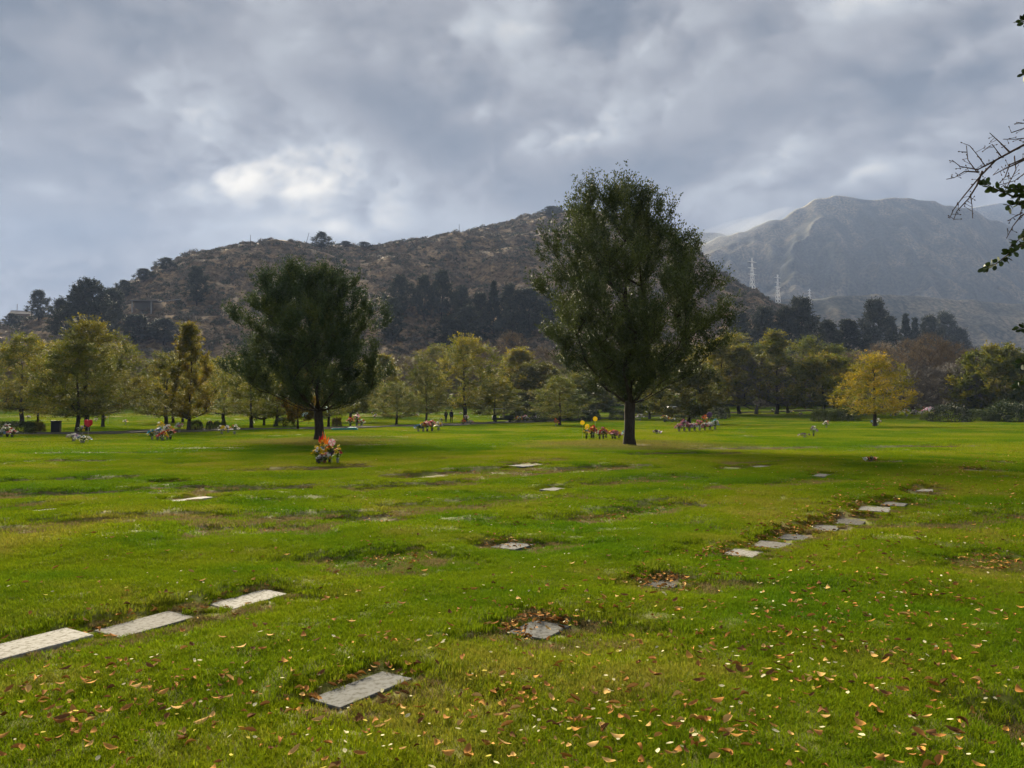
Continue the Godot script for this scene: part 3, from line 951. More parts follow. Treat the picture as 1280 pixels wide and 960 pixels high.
# drifts of leaves on the open grass: pixel x, pixel y, pixel spread x, pixel spread y, count, share of brown
const DRIFTS := [
	[150, 870, 110, 40, 70, 0.85], [330, 900, 110, 30, 60, 0.8], [60, 880, 60, 40, 40, 0.85],
	[985, 662, 26, 5, 110, 0.97], [1040, 645, 26, 5, 130, 0.97], [1085, 628, 26, 5, 130, 0.97], [1135, 610, 26, 4, 90, 0.97], [1195, 588, 26, 4, 140, 0.97], [1235, 576, 26, 3, 110, 0.97], [1272, 566, 20, 3, 110, 0.97], [905, 692, 20, 6, 40, 0.95],
	[160, 895, 60, 22, 34, 0.9], [40, 930, 50, 24, 16, 0.9], [230, 870, 60, 22, 22, 0.8], [330, 860, 90, 40, 26, 0.7], [120, 760, 90, 30, 26, 0.8], [690, 880, 60, 16, 40, 0.85], [760, 920, 130, 26, 60, 0.92], [860, 935, 100, 22, 46, 0.95], [640, 900, 100, 34, 40, 0.7],
	[560, 860, 120, 50, 46, 0.6], [960, 860, 160, 60, 90, 0.6], [1080, 800, 120, 40, 120, 0.75], [1150, 850, 110, 36, 70, 0.75], [1140, 780, 90, 30, 90, 0.8], [950, 780, 130, 34, 110, 0.6], [1000, 740, 140, 24, 120, 0.7], [1150, 720, 110, 22, 110, 0.75], [870, 740, 110, 26, 70, 0.6], [780, 800, 110, 36, 80, 0.6],
	[600, 780, 110, 40, 50, 0.45], [500, 740, 130, 40, 50, 0.4], [1180, 670, 90, 18, 130, 0.7], [1060, 690, 110, 16, 100, 0.7], [1230, 630, 60, 16, 130, 0.7], [1200, 615, 70, 12, 120, 0.7], [950, 640, 120, 14, 90, 0.5], [850, 620, 160, 14, 120, 0.5], [700, 650, 140, 18, 80, 0.4], [400, 700, 200, 40, 60, 0.35],
	[200, 690, 160, 40, 50, 0.45], [100, 830, 90, 40, 30, 0.6], [450, 930, 120, 24, 40, 0.55], [1230, 920, 50, 30, 26, 0.7], [1050, 930, 110, 24, 40, 0.6], [640, 610, 200, 14, 110, 0.4], [1120, 590, 100, 10, 110, 0.6], [450, 640, 200, 16, 70, 0.35], [300, 790, 100, 30, 30, 0.5], [1000, 580, 120, 8, 80, 0.6], [640, 720, 300, 90, 260, 0.3], [900, 830, 340, 100, 330, 0.4],
]
const LEAF_LOOKS := [
	["russet", Color(0.37, 0.17, 0.045), "curled russet-brown fallen leaf lying on the grass"], ["umber", Color(0.17, 0.08, 0.03), "dark umber fallen leaf lying on the grass"], ["tan", Color(0.58, 0.36, 0.12), "light tan fallen leaf lying on the grass"],
	["cream", Color(0.60, 0.55, 0.33), "small cream-coloured oval fallen leaf on the grass"], ["yellow", Color(0.52, 0.43, 0.07), "small bright yellow oval fallen leaf on the grass"], ["rust", Color(0.49, 0.25, 0.06), "rust-orange fallen leaf lying on the grass"]]

func leaf_shape(sd: int, fat: float, curl: float, cup: float) -> ArrayMesh:   # a leaf 1 m long, scaled down when laid
	var r := RandomNumberGenerator.new()
	r.seed = sd
	var acc := Acc.new()
	var rows := 7
	for i in rows:
		var t := i / (rows - 1.0)
		var half := fat * 0.5 * pow(sin(PI * clampf(t * 0.96 + 0.02, 0.0, 1.0)), 0.8) * (1.0 + 0.12 * r.randf_range(-1, 1))
		for s in [-1.0, 0.0, 1.0]:
			var y: float = curl * (t - 0.4) ** 2 + cup * absf(s) * half * 2.0 + r.randf_range(-0.02, 0.02)
			acc.v.append(Vector3(s * half + sin(t * 3.0) * 0.05, y + 0.01, t - 0.5))
			acc.c.append(Color.WHITE * (0.86 if s == 0.0 else r.randf_range(0.95, 1.12)))
	acc.n.resize(acc.v.size())
	for i in rows:
		for s in 3:
			var nn := (acc.v[i * 3 + mini(s + 1, 2)] - acc.v[i * 3 + maxi(s - 1, 0)]).cross(acc.v[mini(i + 1, rows - 1) * 3 + s] - acc.v[maxi(i - 1, 0) * 3 + s])
			acc.n[i * 3 + s] = (nn if nn.y > 0.0 else -nn).normalized()
	for i in rows - 1:
		for s in 2:
			var k := i * 3 + s
			acc.idx.append_array(PackedInt32Array([k, k + 1, k + 3, k + 1, k + 4, k + 3]))
	return acc.done()

func drop_leaf(x: float, z: float, brown: float, high := 0.0, on_stone := false) -> void:
	var is_brown := rng.randf() < brown * 0.6 + 0.36
	var look := 3 if rng.randf() < 0.72 else 4
	if is_brown:
		var q := rng.randf()
		look = 0 if q < 0.38 else (1 if q < 0.60 else (2 if q < 0.80 else 5))
	var long := 0.026 + 0.052 * pow(rng.randf(), 1.3) if is_brown else rng.randf_range(0.018, 0.040)
	var basis := Basis(Vector3.UP, rng.randf() * TAU) * Basis(Vector3.RIGHT, rng.randf_range(-0.35, 0.35)) * Basis(Vector3.BACK, rng.randf_range(-0.45, 0.45))
	var y := lawn(x, z) + (0.017 if on_stone else 0.032 + rng.randf() * 0.014) + high
	leaves.append([Transform3D(basis.scaled(Vector3.ONE * long), Vector3(x, y, z)), look, rng.randi() % 5 if is_brown else 5, long])

func gauss() -> float:
	return clampf(rng.randfn(), -2.2, 2.2)

func make_graves() -> void:
	var tones := {"white": Color(0.285, 0.28, 0.262), "pale": Color(0.175, 0.172, 0.162), "slate": Color(0.115, 0.12, 0.122), "dark": Color(0.13, 0.125, 0.115)}
	var grain := noise_tex(0.02, 6, ramp([Color(0.30, 0.28, 0.23), Color(0.66, 0.64, 0.58), Color(0.92, 0.91, 0.88), Color(1, 1, 1)], [0.16, 0.36, 0.54, 0.85]), 512, 14)
	var places := []
	for g in GRAVES: places.append(on_ground(g[0], g[1]))
	var hollows := []
	for q in HOLLOWS: hollows.append(on_ground(q[0], q[1]))
	for k in GRAVES.size():
		var g: Array = GRAVES[k]
		var turn: float = TURN + 0.05 * sin(k * 3.1)
		if k == 0: turn = 0.62
		var p: Vector3 = places[k]
		add_sink(p, turn, g[2] * 0.5 + 0.02, g[3] * 0.5 + 0.02, g[5], 0.22 + g[5] * 1.6)
		slabs.append([p.x, p.z, cos(turn), sin(turn), g[2] * 0.5, g[3] * 0.5])
	rng.seed = 17   # shallow dips over older plots
	for k in 46:
		var p := on_ground(rng.randf_range(-20, 1300), 538.0 + 130.0 * pow(rng.randf(), 1.5))
		if near_slab(p.x, p.z) > 0.8: add_sink(p, rng.randf_range(0.9, 1.3), rng.randf_range(0.5, 1.5), rng.randf_range(0.12, 0.25), rng.randf_range(0.04, 0.08), 0.34)
	for k in HOLLOWS.size():
		var q: Array = HOLLOWS[k]
		add_sink(hollows[k], q[4], q[2], q[3], q[5], 0.42)
	rng.seed = 31
	for k in GRAVES.size():
		var g: Array = GRAVES[k]
		var p: Vector3 = places[k]
		var turn: float = TURN + 0.05 * sin(k * 3.1)
		if k == 0: turn = 0.62
		var m: StandardMaterial3D = textured(mat("stone " + g[4], tones[g[4]], 0.82), grain, 1.7)
		m.metallic_specular = 0.2
		var acc := Acc.new()
		# local z is the long axis; a few chipped corners come from the uneven top ring
		acc.box(Vector3.ZERO, Vector3(g[3], 0.06, g[2]), Basis(), Color.WHITE, 0.006)
		for i in acc.v.size():
			var w := acc.v[i]
			acc.v[i] = w + Vector3(sin(w.z * 41.0 + k) * 0.004, 0.0, cos(w.x * 53.0 + k) * 0.004)
		var slab := part(self, "grave_marker", acc.done(m))
		tag(slab, g[7], "grave marker")
		slab.position = Vector3(p.x, lawn(p.x, p.z) - (0.017 if k != 1 else -0.006), p.z)
		slab.basis = Basis(Vector3.UP, -turn) * Basis(Vector3.RIGHT, sin(k * 7.0) * 0.02) * Basis(Vector3.BACK, cos(k * 5.0) * 0.025)
		var ax := Vector2(sin(turn), -cos(turn))
		var bx := Vector2(cos(turn), sin(turn))
		for n in g[6]:
			var a := rng.randf_range(-0.5, 0.5) * (float(g[2]) + 0.10)
			var b := -0.5 * float(g[3]) - absf(rng.randfn()) * 0.05   # most lie along the far long side
			var pick := rng.randf()
			if pick < 0.30:
				a = (0.5 * float(g[2]) + absf(rng.randfn()) * 0.06)
				b = rng.randf_range(-0.6, 0.55) * float(g[3])
			elif pick < 0.42:
				a = -0.5 * float(g[2]) - absf(rng.randfn()) * 0.05
				b = rng.randf_range(-0.6, 0.4) * float(g[3])
			elif pick < 0.55 and g[6] > 40:
				b = rng.randf_range(-0.5, 0.5) * float(g[3])
			elif g[6] > 40 and pick < 0.75:
				a = rng.randfn() * float(g[2]) * 0.5
				b = rng.randfn() * float(g[3]) * 0.6
			if g[6] >= 100 and rng.randf() < 0.5 and (g[4] == "dark"):
				a = rng.randfn() * 0.16
				b = rng.randfn() * 0.14
			var c := ax * a + bx * b
			var stone: bool = absf(a) < g[2] * 0.5 and absf(b) < g[3] * 0.5
			drop_leaf(p.x + c.x, p.z + c.y, 0.97, rng.randf() * 0.03 * (2.0 if g[6] > 50 else 1.0) - (0.02 if not stone else 0.0), stone)
	for k in HOLLOWS.size():
		var q: Array = HOLLOWS[k]
		for n in q[6]:
			var a: float = rng.randfn() * q[2] * 0.55
			var b: float = rng.randfn() * q[3] * 0.6
			drop_leaf(hollows[k].x + sin(q[4]) * a + cos(q[4]) * b, hollows[k].z - cos(q[4]) * a + sin(q[4]) * b, 0.95)
	for q in DRIFTS:
		for n in int(q[4] * 1.05):
			var py: float = clampf(q[1] + gauss() * q[3] * 1.2, 545.0, 990.0)
			var p := on_ground(q[0] + gauss() * q[2] * 1.25, py)
			if near_slab(p.x, p.z) > 0.02: drop_leaf(p.x, p.z, q[5])

func dull(m: StandardMaterial3D) -> StandardMaterial3D:
	m.roughness = 0.9
	m.metallic_specular = 0.12
	return m

func lay_leaves() -> void:
	var shapes := [leaf_shape(1, 0.46, 0.75, 0.22), leaf_shape(2, 0.52, 0.35, 0.45), leaf_shape(3, 0.44, 0.75, 0.3), leaf_shape(7, 0.38, -0.5, 0.6), leaf_shape(9, 0.55, 0.5, -0.15), leaf_shape(4, 0.60, 0.15, 0.08)]
	leaves.sort_custom(func(a, b): return a[3] / a[0].origin.length() > b[3] / b[0].origin.length())
	var rest := [[], [], [], [], [], []]
	var singles := 0
	for l in leaves:
		var p: Vector3 = l[0].origin
		var s := pixel_of(p)
		var look: Array = LEAF_LOOKS[l[1]]
		if singles < 300 and s.x > 3 and s.x < 1277 and s.y < 957 and near_slab(p.x, p.z) > -0.3:
			singles += 1
			var o := part(self, "fallen_leaf", shapes[l[2]], dull(leaf_mat("dead leaf " + look[0], look[1], 0.25)))
			o.transform = l[0]
			tag(o, look[2], "leaf", "fallen leaves on the grass, " + look[0])
		else:
			var g := rng.randf_range(0.75, 1.25)
			rest[l[2]].append([l[0], Color(look[1].r * g, look[1].g * g, look[1].b * g)])
	var root := thing("leaf_litter", Vector3.ZERO, "countless smaller brown and cream leaves scattered over the lawn", "leaf litter")
	root.set_meta("kind", "stuff")
	for k in 6:
		var sh: ArrayMesh = shapes[k].duplicate()
		sh.surface_set_material(0, dull(leaf_mat("dead leaf", Color.WHITE, 0.25)))
		if rest[k]: scatter(root, "leaves", sh, rest[k])
# ---------------------------------------------------------------- flowers
const HUES := {"yellow": Color(0.78, 0.58, 0.02), "orange": Color(0.75, 0.22, 0.02), "red": Color(0.52, 0.03, 0.03), "pink": Color(0.70, 0.30, 0.38), "white": Color(0.75, 0.73, 0.68), "violet": Color(0.10, 0.05, 0.12), "blue": Color(0.16, 0.30, 0.50), "salmon": Color(0.66, 0.24, 0.13), "lilac": Color(0.48, 0.36, 0.55), "cyan": Color(0.10, 0.42, 0.55)}

func bloom_mesh(sd: int) -> ArrayMesh:   # a ruffled flower head of radius 1 m, scaled down when set
	var r := RandomNumberGenerator.new()
	r.seed = sd
	var acc := Acc.new()
	for ring in 3:
		var n: int = [7, 6, 4][ring]
		for k in n:
			var a := TAU * (k + ring * 0.5) / n + r.randf_range(-0.15, 0.15)
			var tilt: float = [0.15, 0.65, 1.15][ring]
			var out := Vector3(cos(a) * cos(tilt), sin(tilt), sin(a) * cos(tilt))
			var side := Vector3(-sin(a), 0, cos(a))
			acc.leaf(Vector3(0, -0.1 + 0.1 * ring, 0), out, side, [1.0, 0.85, 0.6][ring], [0.75, 0.7, 0.55][ring], Color.WHITE * r.randf_range(0.8, 1.1))
	return acc.done()

var blooms := []

func vase(o: Node, m: StandardMaterial3D, h: float, r: float) -> void:
	var acc := Acc.new()
	acc.lathe(Vector3.ZERO, [[0.0, 0.0], [r * 0.8, 0.0], [r * 0.7, h * 0.1], [r * 0.85, h * 0.6], [r, h], [r * 0.86, h], [r * 0.7, h * 0.6]], 10)
	part(o, "vase", acc.done(), m)

func bouquet(where: Vector3, hues: Array, count: int, h: float, spread: float, size: float, label: String, group := "", pot := "clay", category := "flowers") -> Node3D:
	var o := thing("flower_bouquet", where, label, category, group, rng.randf() * TAU)
	vase(o, mat("vase " + pot, {"clay": Color(0.22, 0.09, 0.05), "glass": Color(0.14, 0.16, 0.15), "white": Color(0.20, 0.20, 0.19), "dark": Color(0.03, 0.03, 0.035)}[pot], 0.5), h * 0.3, maxf(spread * 0.3, 0.05))
	var green := Acc.new()
	for k in count * 3:
		var a := rng.randf() * TAU
		var p := Vector3(cos(a), 0, sin(a)) * spread * rng.randf() * 0.8 + Vector3(0, h * rng.randf_range(0.35, 0.75), 0)
		var d := Vector3(cos(a), rng.randf_range(0.1, 1.4), sin(a)).normalized()
		green.leaf(p, d, d.cross(Vector3.UP).normalized(), size * 1.6, size * 0.6, Color(0.05, 0.09, 0.02) * rng.randf_range(0.7, 1.3))
	for k in count:
		var a := k * 2.4 + rng.randf()
		var t := sqrt((k + 0.5) / count)
		var p := Vector3(cos(a) * spread * t, h * (1.0 - 0.4 * t * t) - rng.randf() * h * 0.15, sin(a) * spread * t)
		green.tube([Vector3(p.x * 0.1, h * 0.3, p.z * 0.1), p], [0.006, 0.005], 3, Color(0.05, 0.09, 0.02))
		var b := part(o, "bloom", blooms[rng.randi() % blooms.size()], leaf_mat("petal " + hues[k % hues.size()], HUES[hues[k % hues.size()]], 0.4))
		b.position = p
		b.basis = (Basis(Vector3.UP, rng.randf() * TAU) * Basis(Vector3.RIGHT, rng.randf_range(0.0, 1.1))).scaled(Vector3.ONE * size * rng.randf_range(0.8, 1.25))
	part(o, "stems", green.done(leaf_mat("flower green", Color.WHITE, 0.4)))
	return o

func pinwheel(where: Vector3, h: float, r: float, hue_a: String, hue_b: String, label: String) -> void:
	var o := thing("pinwheel", where, label, "pinwheel")
	var acc := Acc.new()
	acc.tube([Vector3(0, -0.05, 0), Vector3(0, h, 0)], [0.008, 0.007], 5)
	part(o, "stick", acc.done(), mat("pinwheel stick", Color(0.35, 0.33, 0.3), 0.5))
	for k in 8:
		var a := TAU * k / 8.0
		var b := TAU * (k + 0.95) / 8.0
		var v := Acc.new()
		var c := Vector3(0, h, 0.02)
		v.tri(c, c + Vector3(cos(a) * r, sin(a) * r, 0.0), c + Vector3(cos(b) * r, sin(b) * r, 0.03))
		v.tri(c, c + Vector3(cos(b) * r, sin(b) * r, 0.03), c + Vector3(cos(b) * r * 0.5, sin(b) * r * 0.5, 0.045))
		part(o, "vane", v.done(), leaf_mat("petal " + (hue_a if k % 2 else hue_b), HUES[hue_a if k % 2 else hue_b], 0.4))
	var hub := Acc.new()
	hub.lathe(Vector3(0, h, 0.05), [[0.0, 0.02], [r * 0.12, 0.01], [r * 0.14, -0.02]], 8, Color.WHITE, Basis(Vector3.RIGHT, PI / 2))
	part(o, "hub", hub.done(), mat("hub", Color(0.5, 0.48, 0.45), 0.4))

func spot(px: float, py: float) -> Vector3:
	return on_ground(px, py)

func make_flowers() -> void:
	rng.seed = 404
	for k in 4: blooms.append(bloom_mesh(k + 1))
	# the bright grave in front of the broad dark tree
	bouquet(spot(397, 579), ["yellow", "yellow", "yellow", "white"], 16, 0.56, 0.20, 0.07, "yellow and white bouquet at the side of the bright flower grave", "", "dark")
	bouquet(spot(401, 577), ["yellow", "orange", "yellow"], 12, 0.74, 0.16, 0.07, "tall yellow bouquet standing under the orange streamers")
	bouquet(spot(406, 580), ["salmon", "yellow", "white"], 18, 0.36, 0.20, 0.07, "low salmon, yellow and white bouquet at the front of the bright flower grave")
	bouquet(spot(412, 579), ["violet", "yellow", "orange"], 18, 0.58, 0.15, 0.07, "violet, yellow and orange bouquet beside the white pinwheel", "", "dark")
	bouquet(spot(402, 578), ["blue", "white", "white"], 8, 0.5, 0.10, 0.06, "small blue and white bouquet between yellow flowers", "", "white")
	bouquet(spot(422, 579), ["yellow", "yellow", "red"], 12, 0.56, 0.12, 0.06, "yellow and dark red bouquet in a tall glass vase set apart", "", "glass")
	bouquet(spot(399, 580), ["white", "white", "lilac"], 9, 0.26, 0.12, 0.055, "low white bouquet in front of yellow flowers", "", "dark")
	pinwheel(spot(415, 579), 0.66, 0.12, "white", "pink", "white round pinwheel on a stick above the bright flower grave")
	var st := spot(405, 577)
	var fl := thing("streamer", st, "orange and red flame-shaped streamer above the bright flower grave", "streamer")
	var acc := Acc.new()
	acc.tube([Vector3(0, -0.05, 0), Vector3(0, 0.98, 0)], [0.01, 0.008], 5)
	part(fl, "stick", acc.done(), mat("pinwheel stick", Color.WHITE))
	for k in 5:   # upright tongues of ribbon, each bent a little
		var v := Acc.new()
		var x: float = [-0.15, -0.09, -0.01, 0.05, 0.09][k]
		var lo: float = [0.62, 0.66, 0.62, 0.58, 0.55][k]
		var hi: float = [0.84, 0.94, 1.0, 0.92, 0.80][k]
		var w := 0.034
		var bend := 0.03 * sin(k * 2.0)
		v.quad(Vector3(x - w, lo, 0.01 * k), Vector3(x + w, lo, 0.02), Vector3(x + w * 1.2 + bend, lerpf(lo, hi, 0.5), 0.05), Vector3(x - w * 1.1 + bend, lerpf(lo, hi, 0.45), -0.03))
		v.tri(Vector3(x - w * 1.1 + bend, lerpf(lo, hi, 0.45), -0.03), Vector3(x + w * 1.2 + bend, lerpf(lo, hi, 0.5), 0.05), Vector3(x + bend * 2.0, hi, 0.0))
		part(fl, "ribbon", v.done(), leaf_mat("petal " + ("red" if k < 2 else "orange"), HUES["red" if k < 2 else "orange"], 0.6))
	# the long red and yellow row beside the big trunk
	var row := [["yellow", "yellow"], ["red", "yellow"], ["red", "orange"], ["red", "white"], ["pink", "red"], ["yellow", "orange"], ["orange", "salmon"], ["salmon", "pink"], ["yellow", "salmon"], ["blue", "cyan"]]
	for k in row.size():
		bouquet(spot(733 + k * 5.2 + 1.6 * sin(k * 2.3), 549 + 0.9 * cos(k * 1.9)), row[k], 14, 0.74 - 0.035 * k + 0.10 * sin(k * 3.7), 0.21, 0.095, "%s and %s bouquet in the row beside the big trunk" % [row[k][0], row[k][1]] if row[k][0] != row[k][1] else "tall %s bouquet in the row beside the big trunk" % row[k][0], "", "dark")
	for k in 3:
		pinwheel(spot(728 + k * 6.0 + (4 if k == 2 else 0), 549), [0.95, 0.75, 1.15][k], 0.14, "yellow", "yellow", ["yellow pinwheel at the end of the row beside the big trunk", "lower yellow pinwheel above red flowers", "highest yellow pinwheel above the row of bouquets"][k])
	# the pink bank before the dark hedge
	var pinks := [["pink", "white", "pink"], ["pink", "lilac", "pink"], ["pink", "white", "lilac"], ["white", "pink", "white"], ["pink", "salmon", "pink"], ["lilac", "white", "pink"], ["white", "white", "lilac"], ["white", "cyan", "white"]]
	var told := ["pink and white bouquet at the near end of the pink bank", "pink and lilac bouquet in the pink bank", "pink, white and lilac bouquet in the pink bank", "mostly white bouquet amid the pink bank", "pink and salmon bouquet in the pink bank", "lilac bouquet in the pink bank under the dark balloon", "white bouquet near the end of the pink bank", "white and cyan bouquet closing the pink bank"]
	for k in pinks.size():
		bouquet(spot(849 + k * 6.4, 540 - k * 0.35), pinks[k], 18, 0.62 + 0.3 * (k % 3 == 1 as int) as float, 0.34, 0.13, told[k], "", "white")
	bouquet(spot(881, 537), ["salmon", "orange", "red"], 12, 1.35, 0.25, 0.13, "tall salmon-red bouquet at the back of the pink bank")
	balloon(spot(887, 537), 1.3, 0.26, HUES["violet"], "dark violet balloon on a stick above the pink bank", false)
	# other graves with flowers
	balloon(spot(110, 554), 1.0, 0.22, Color(0.45, 0.012, 0.016), "red heart balloon on a stick over white and blue flowers", true)
	var mixed := [
		[103, 554, ["white", "blue", "white"], 18, 0.40, 0.42, "blue and white bouquet under the red heart balloon"], [92, 552, ["white", "white", "lilac"], 16, 0.45, 0.34, "white bouquet beside the red heart balloon"],
		[190, 550, ["white", "yellow", "cyan"], 12, 0.6, 0.24, "white and yellow bouquet at the end of the many-coloured grave"], [197, 550, ["blue", "white", "lilac"], 18, 0.75, 0.30, "blue-white bouquet in the many-coloured grave"], [203, 551, ["red", "orange", "yellow"], 14, 0.5, 0.28, "low red and orange bouquet in the many-coloured grave"],
		[201, 549, ["yellow", "yellow", "white"], 12, 1.15, 0.24, "tall yellow bouquet in the many-coloured grave"], [209, 550, ["white", "pink", "white"], 12, 0.95, 0.24, "white and pink bouquet in the many-coloured grave"], [213, 550, ["orange", "red", "salmon"], 14, 0.75, 0.26, "orange-red bouquet closing the many-coloured grave"],
		[1, 547, ["white", "white", "blue"], 18, 0.5, 0.4, "white bouquet before the clipped hedge"], [9, 547, ["white", "red", "white"], 16, 0.9, 0.3, "tall white bouquet with red before the clipped hedge"], [15, 547, ["white", "pink", "red"], 12, 0.5, 0.3, "pink and white bouquet before the clipped hedge"],
		[523, 540, ["blue", "blue", "white"], 14, 0.6, 0.36, "blue bouquet before the two people"], [529, 540, ["yellow", "white", "yellow"], 14, 0.8, 0.36, "pale yellow bouquet before the two people"], [534, 540, ["red", "salmon", "pink"], 14, 0.9, 0.36, "red bouquet before the two people"], [540, 539, ["pink", "red", "white"], 14, 0.9, 0.4, "pink-red bouquet before the two people"], [548, 538, ["white", "lilac", "yellow"], 14, 0.7, 0.4, "lilac and white bouquet before the two people"],
		[438, 533, ["red", "orange", "salmon"], 16, 1.0, 0.45, "red-orange bouquet behind the turquoise border"], [446, 533, ["white", "salmon", "pink"], 16, 1.5, 0.5, "tall white and salmon bouquet behind the turquoise border"], [452, 533, ["white", "white", "red"], 14, 0.8, 0.5, "white bouquet at the end of the turquoise border"],
		[583, 530, ["white", "salmon", "white"], 14, 1.3, 0.4, "white and salmon bouquet by the thin trunk near the cart"], [588, 531, ["white", "white", "pink"], 12, 0.6, 0.4, "low white bouquet by the thin trunk near the cart"], [579, 531, ["orange", "red", "white"], 10, 0.7, 0.35, "orange bouquet by the thin trunk near the cart"],
		[648, 528, ["yellow", "white", "orange"], 16, 0.9, 0.6, "yellow bouquet in front of the round dark bushes"], [656, 528, ["white", "pink", "white"], 14, 1.1, 0.5, "white bouquet in front of the round dark bushes"], [668, 527, ["white", "white", "lilac"], 14, 0.9, 0.8, "white and lilac bouquet between round dark bushes"],
		[695, 533, ["orange", "salmon"], 8, 0.8, 0.3, "single orange bouquet alone on the lawn"], [831, 528, ["white", "yellow", "salmon"], 16, 1.0, 0.6, "cream bouquet at the end of the dark hedge"], [840, 528, ["white", "white", "yellow"], 12, 0.8, 0.5, "white bouquet at the end of the dark hedge"], [800, 526, ["white", "white", "lilac"], 14, 1.1, 0.7, "white bouquet seen past the big trunk"],
		[1097, 532, ["white", "salmon", "white"], 12, 0.8, 0.5, "cream bouquet at the foot of the golden tree"], [1091, 532, ["blue", "violet"], 8, 0.5, 0.3, "dark blue bouquet at the foot of the golden tree"], [1017, 546, ["lilac", "white", "violet"], 10, 0.75, 0.22, "grey-lilac bouquet with dark leaves alone on the lawn"], [1006, 547, ["violet", "violet"], 8, 0.3, 0.4, "low dark plant pot beside the grey-lilac bouquet"],
		[1160, 524, ["pink", "white", "pink"], 20, 1.9, 1.2, "large pink and white bank of flowers behind the yellow-green bush"], [1088, 577, ["salmon", "white", "red"], 8, 0.12, 0.2, "withered red flowers lying on the grass"],
		[735, 541, ["violet", "blue"], 6, 0.2, 0.2, "low dark flowers behind the red and yellow row"], [821, 543, ["violet", "lilac"], 12, 0.28, 0.34, "low dry plant between the trunk and the pink bank"],
	]
	for q in mixed: bouquet(spot(q[0], q[1]), q[2], q[3], q[4], q[5], 0.10 if q[1] > 540 else 0.15, q[6], "", ["dark", "white", "glass"][q[0] % 3])
	# the pale bank of flowers beyond the golden tree
	for k in 15:
		bouquet(spot(1074 + k * 5.6 + 2.0 * sin(k * 2.7), 519.5 + 1.2 * cos(k * 1.7)), [["white", "white", "lilac"], ["white", "pink", "white"], ["white", "yellow", "white"]][k % 3], 10, 1.0 + 0.3 * sin(k * 1.3), 0.6, 0.2, "pale bouquet in the bank of white flowers beyond the golden tree", "white flowers beyond the golden tree", "white")
	# many small far graves
	for q in [[45, 519], [35, 524], [185, 521], [120, 527], [132, 526], [157, 531], [205, 522], [252, 520], [70, 540], [102, 544], [262, 535], [315, 531], [318, 526], [325, 525], [422, 519], [470, 521], [468, 524], [515, 521], [522, 522], [505, 519], [576, 519], [600, 520], [540, 530], [552, 529], [697, 522], [675, 523], [880, 519], [925, 516], [945, 515], [965, 515], [990, 517], [1000, 519], [1008, 512], [1084, 511], [1090, 512], [1103, 512], [1118, 512], [1125, 513], [1132, 512], [1142, 511], [1148, 509], [1195, 512], [1215, 512], [1225, 510], [1262, 509], [1275, 509], [285, 541], [293, 543], [277, 543], [1033, 535], [224, 541], [466, 519], [1023, 514], [1111, 509], [1121, 508]]:
		bouquet(spot(q[0], q[1]), [["white", "white", "pink"], ["white", "lilac", "yellow"], ["white", "salmon", "white"]][(q[0] + q[1]) % 3], 7, 0.55 + 0.05 * (q[0] % 5), 0.32, 0.15, "small pale bunch of grave flowers standing alone on the far lawn", "small pale bunches of flowers across the far lawn", "white")

func balloon(where: Vector3, h: float, r: float, col: Color, label: String, heart: bool) -> void:
	var o := thing("balloon", where, label, "balloon")
	var s := Acc.new()
	s.tube([Vector3(0, -0.05, 0), Vector3(0, h - r * 0.8, 0)], [0.012, 0.01], 5)
	part(o, "stick", s.done(), mat("pinwheel stick", Color.WHITE))
	var acc := Acc.new()
	var last := []
	for i in 11:
		var t := i / 10.0
		var ring := []
		for k in 16:
			var a := TAU * k / 16.0
			var p := Vector3(sin(a) * sin(t * PI), 0, cos(a) * sin(t * PI) * 0.45)
			p.y = -cos(t * PI)
			if heart:
				var x := p.x
				p.y = p.y * 0.8 + 0.55 * pow(absf(x), 0.7) * (1.0 if p.y > -0.2 else 0.3)
				p.x *= 1.0 if p.y > -0.2 else maxf(0.0, 1.0 + (p.y + 0.2) * 0.55)
			ring.append(Vector3(0, h, 0) + p * r)
		if last:
			for k in 16: acc.quad(last[k], last[(k + 1) % 16], ring[(k + 1) % 16], ring[k])
		last = ring
	part(o, "envelope", acc.done(), mat("balloon %.2f" % col.r, col, 0.75))

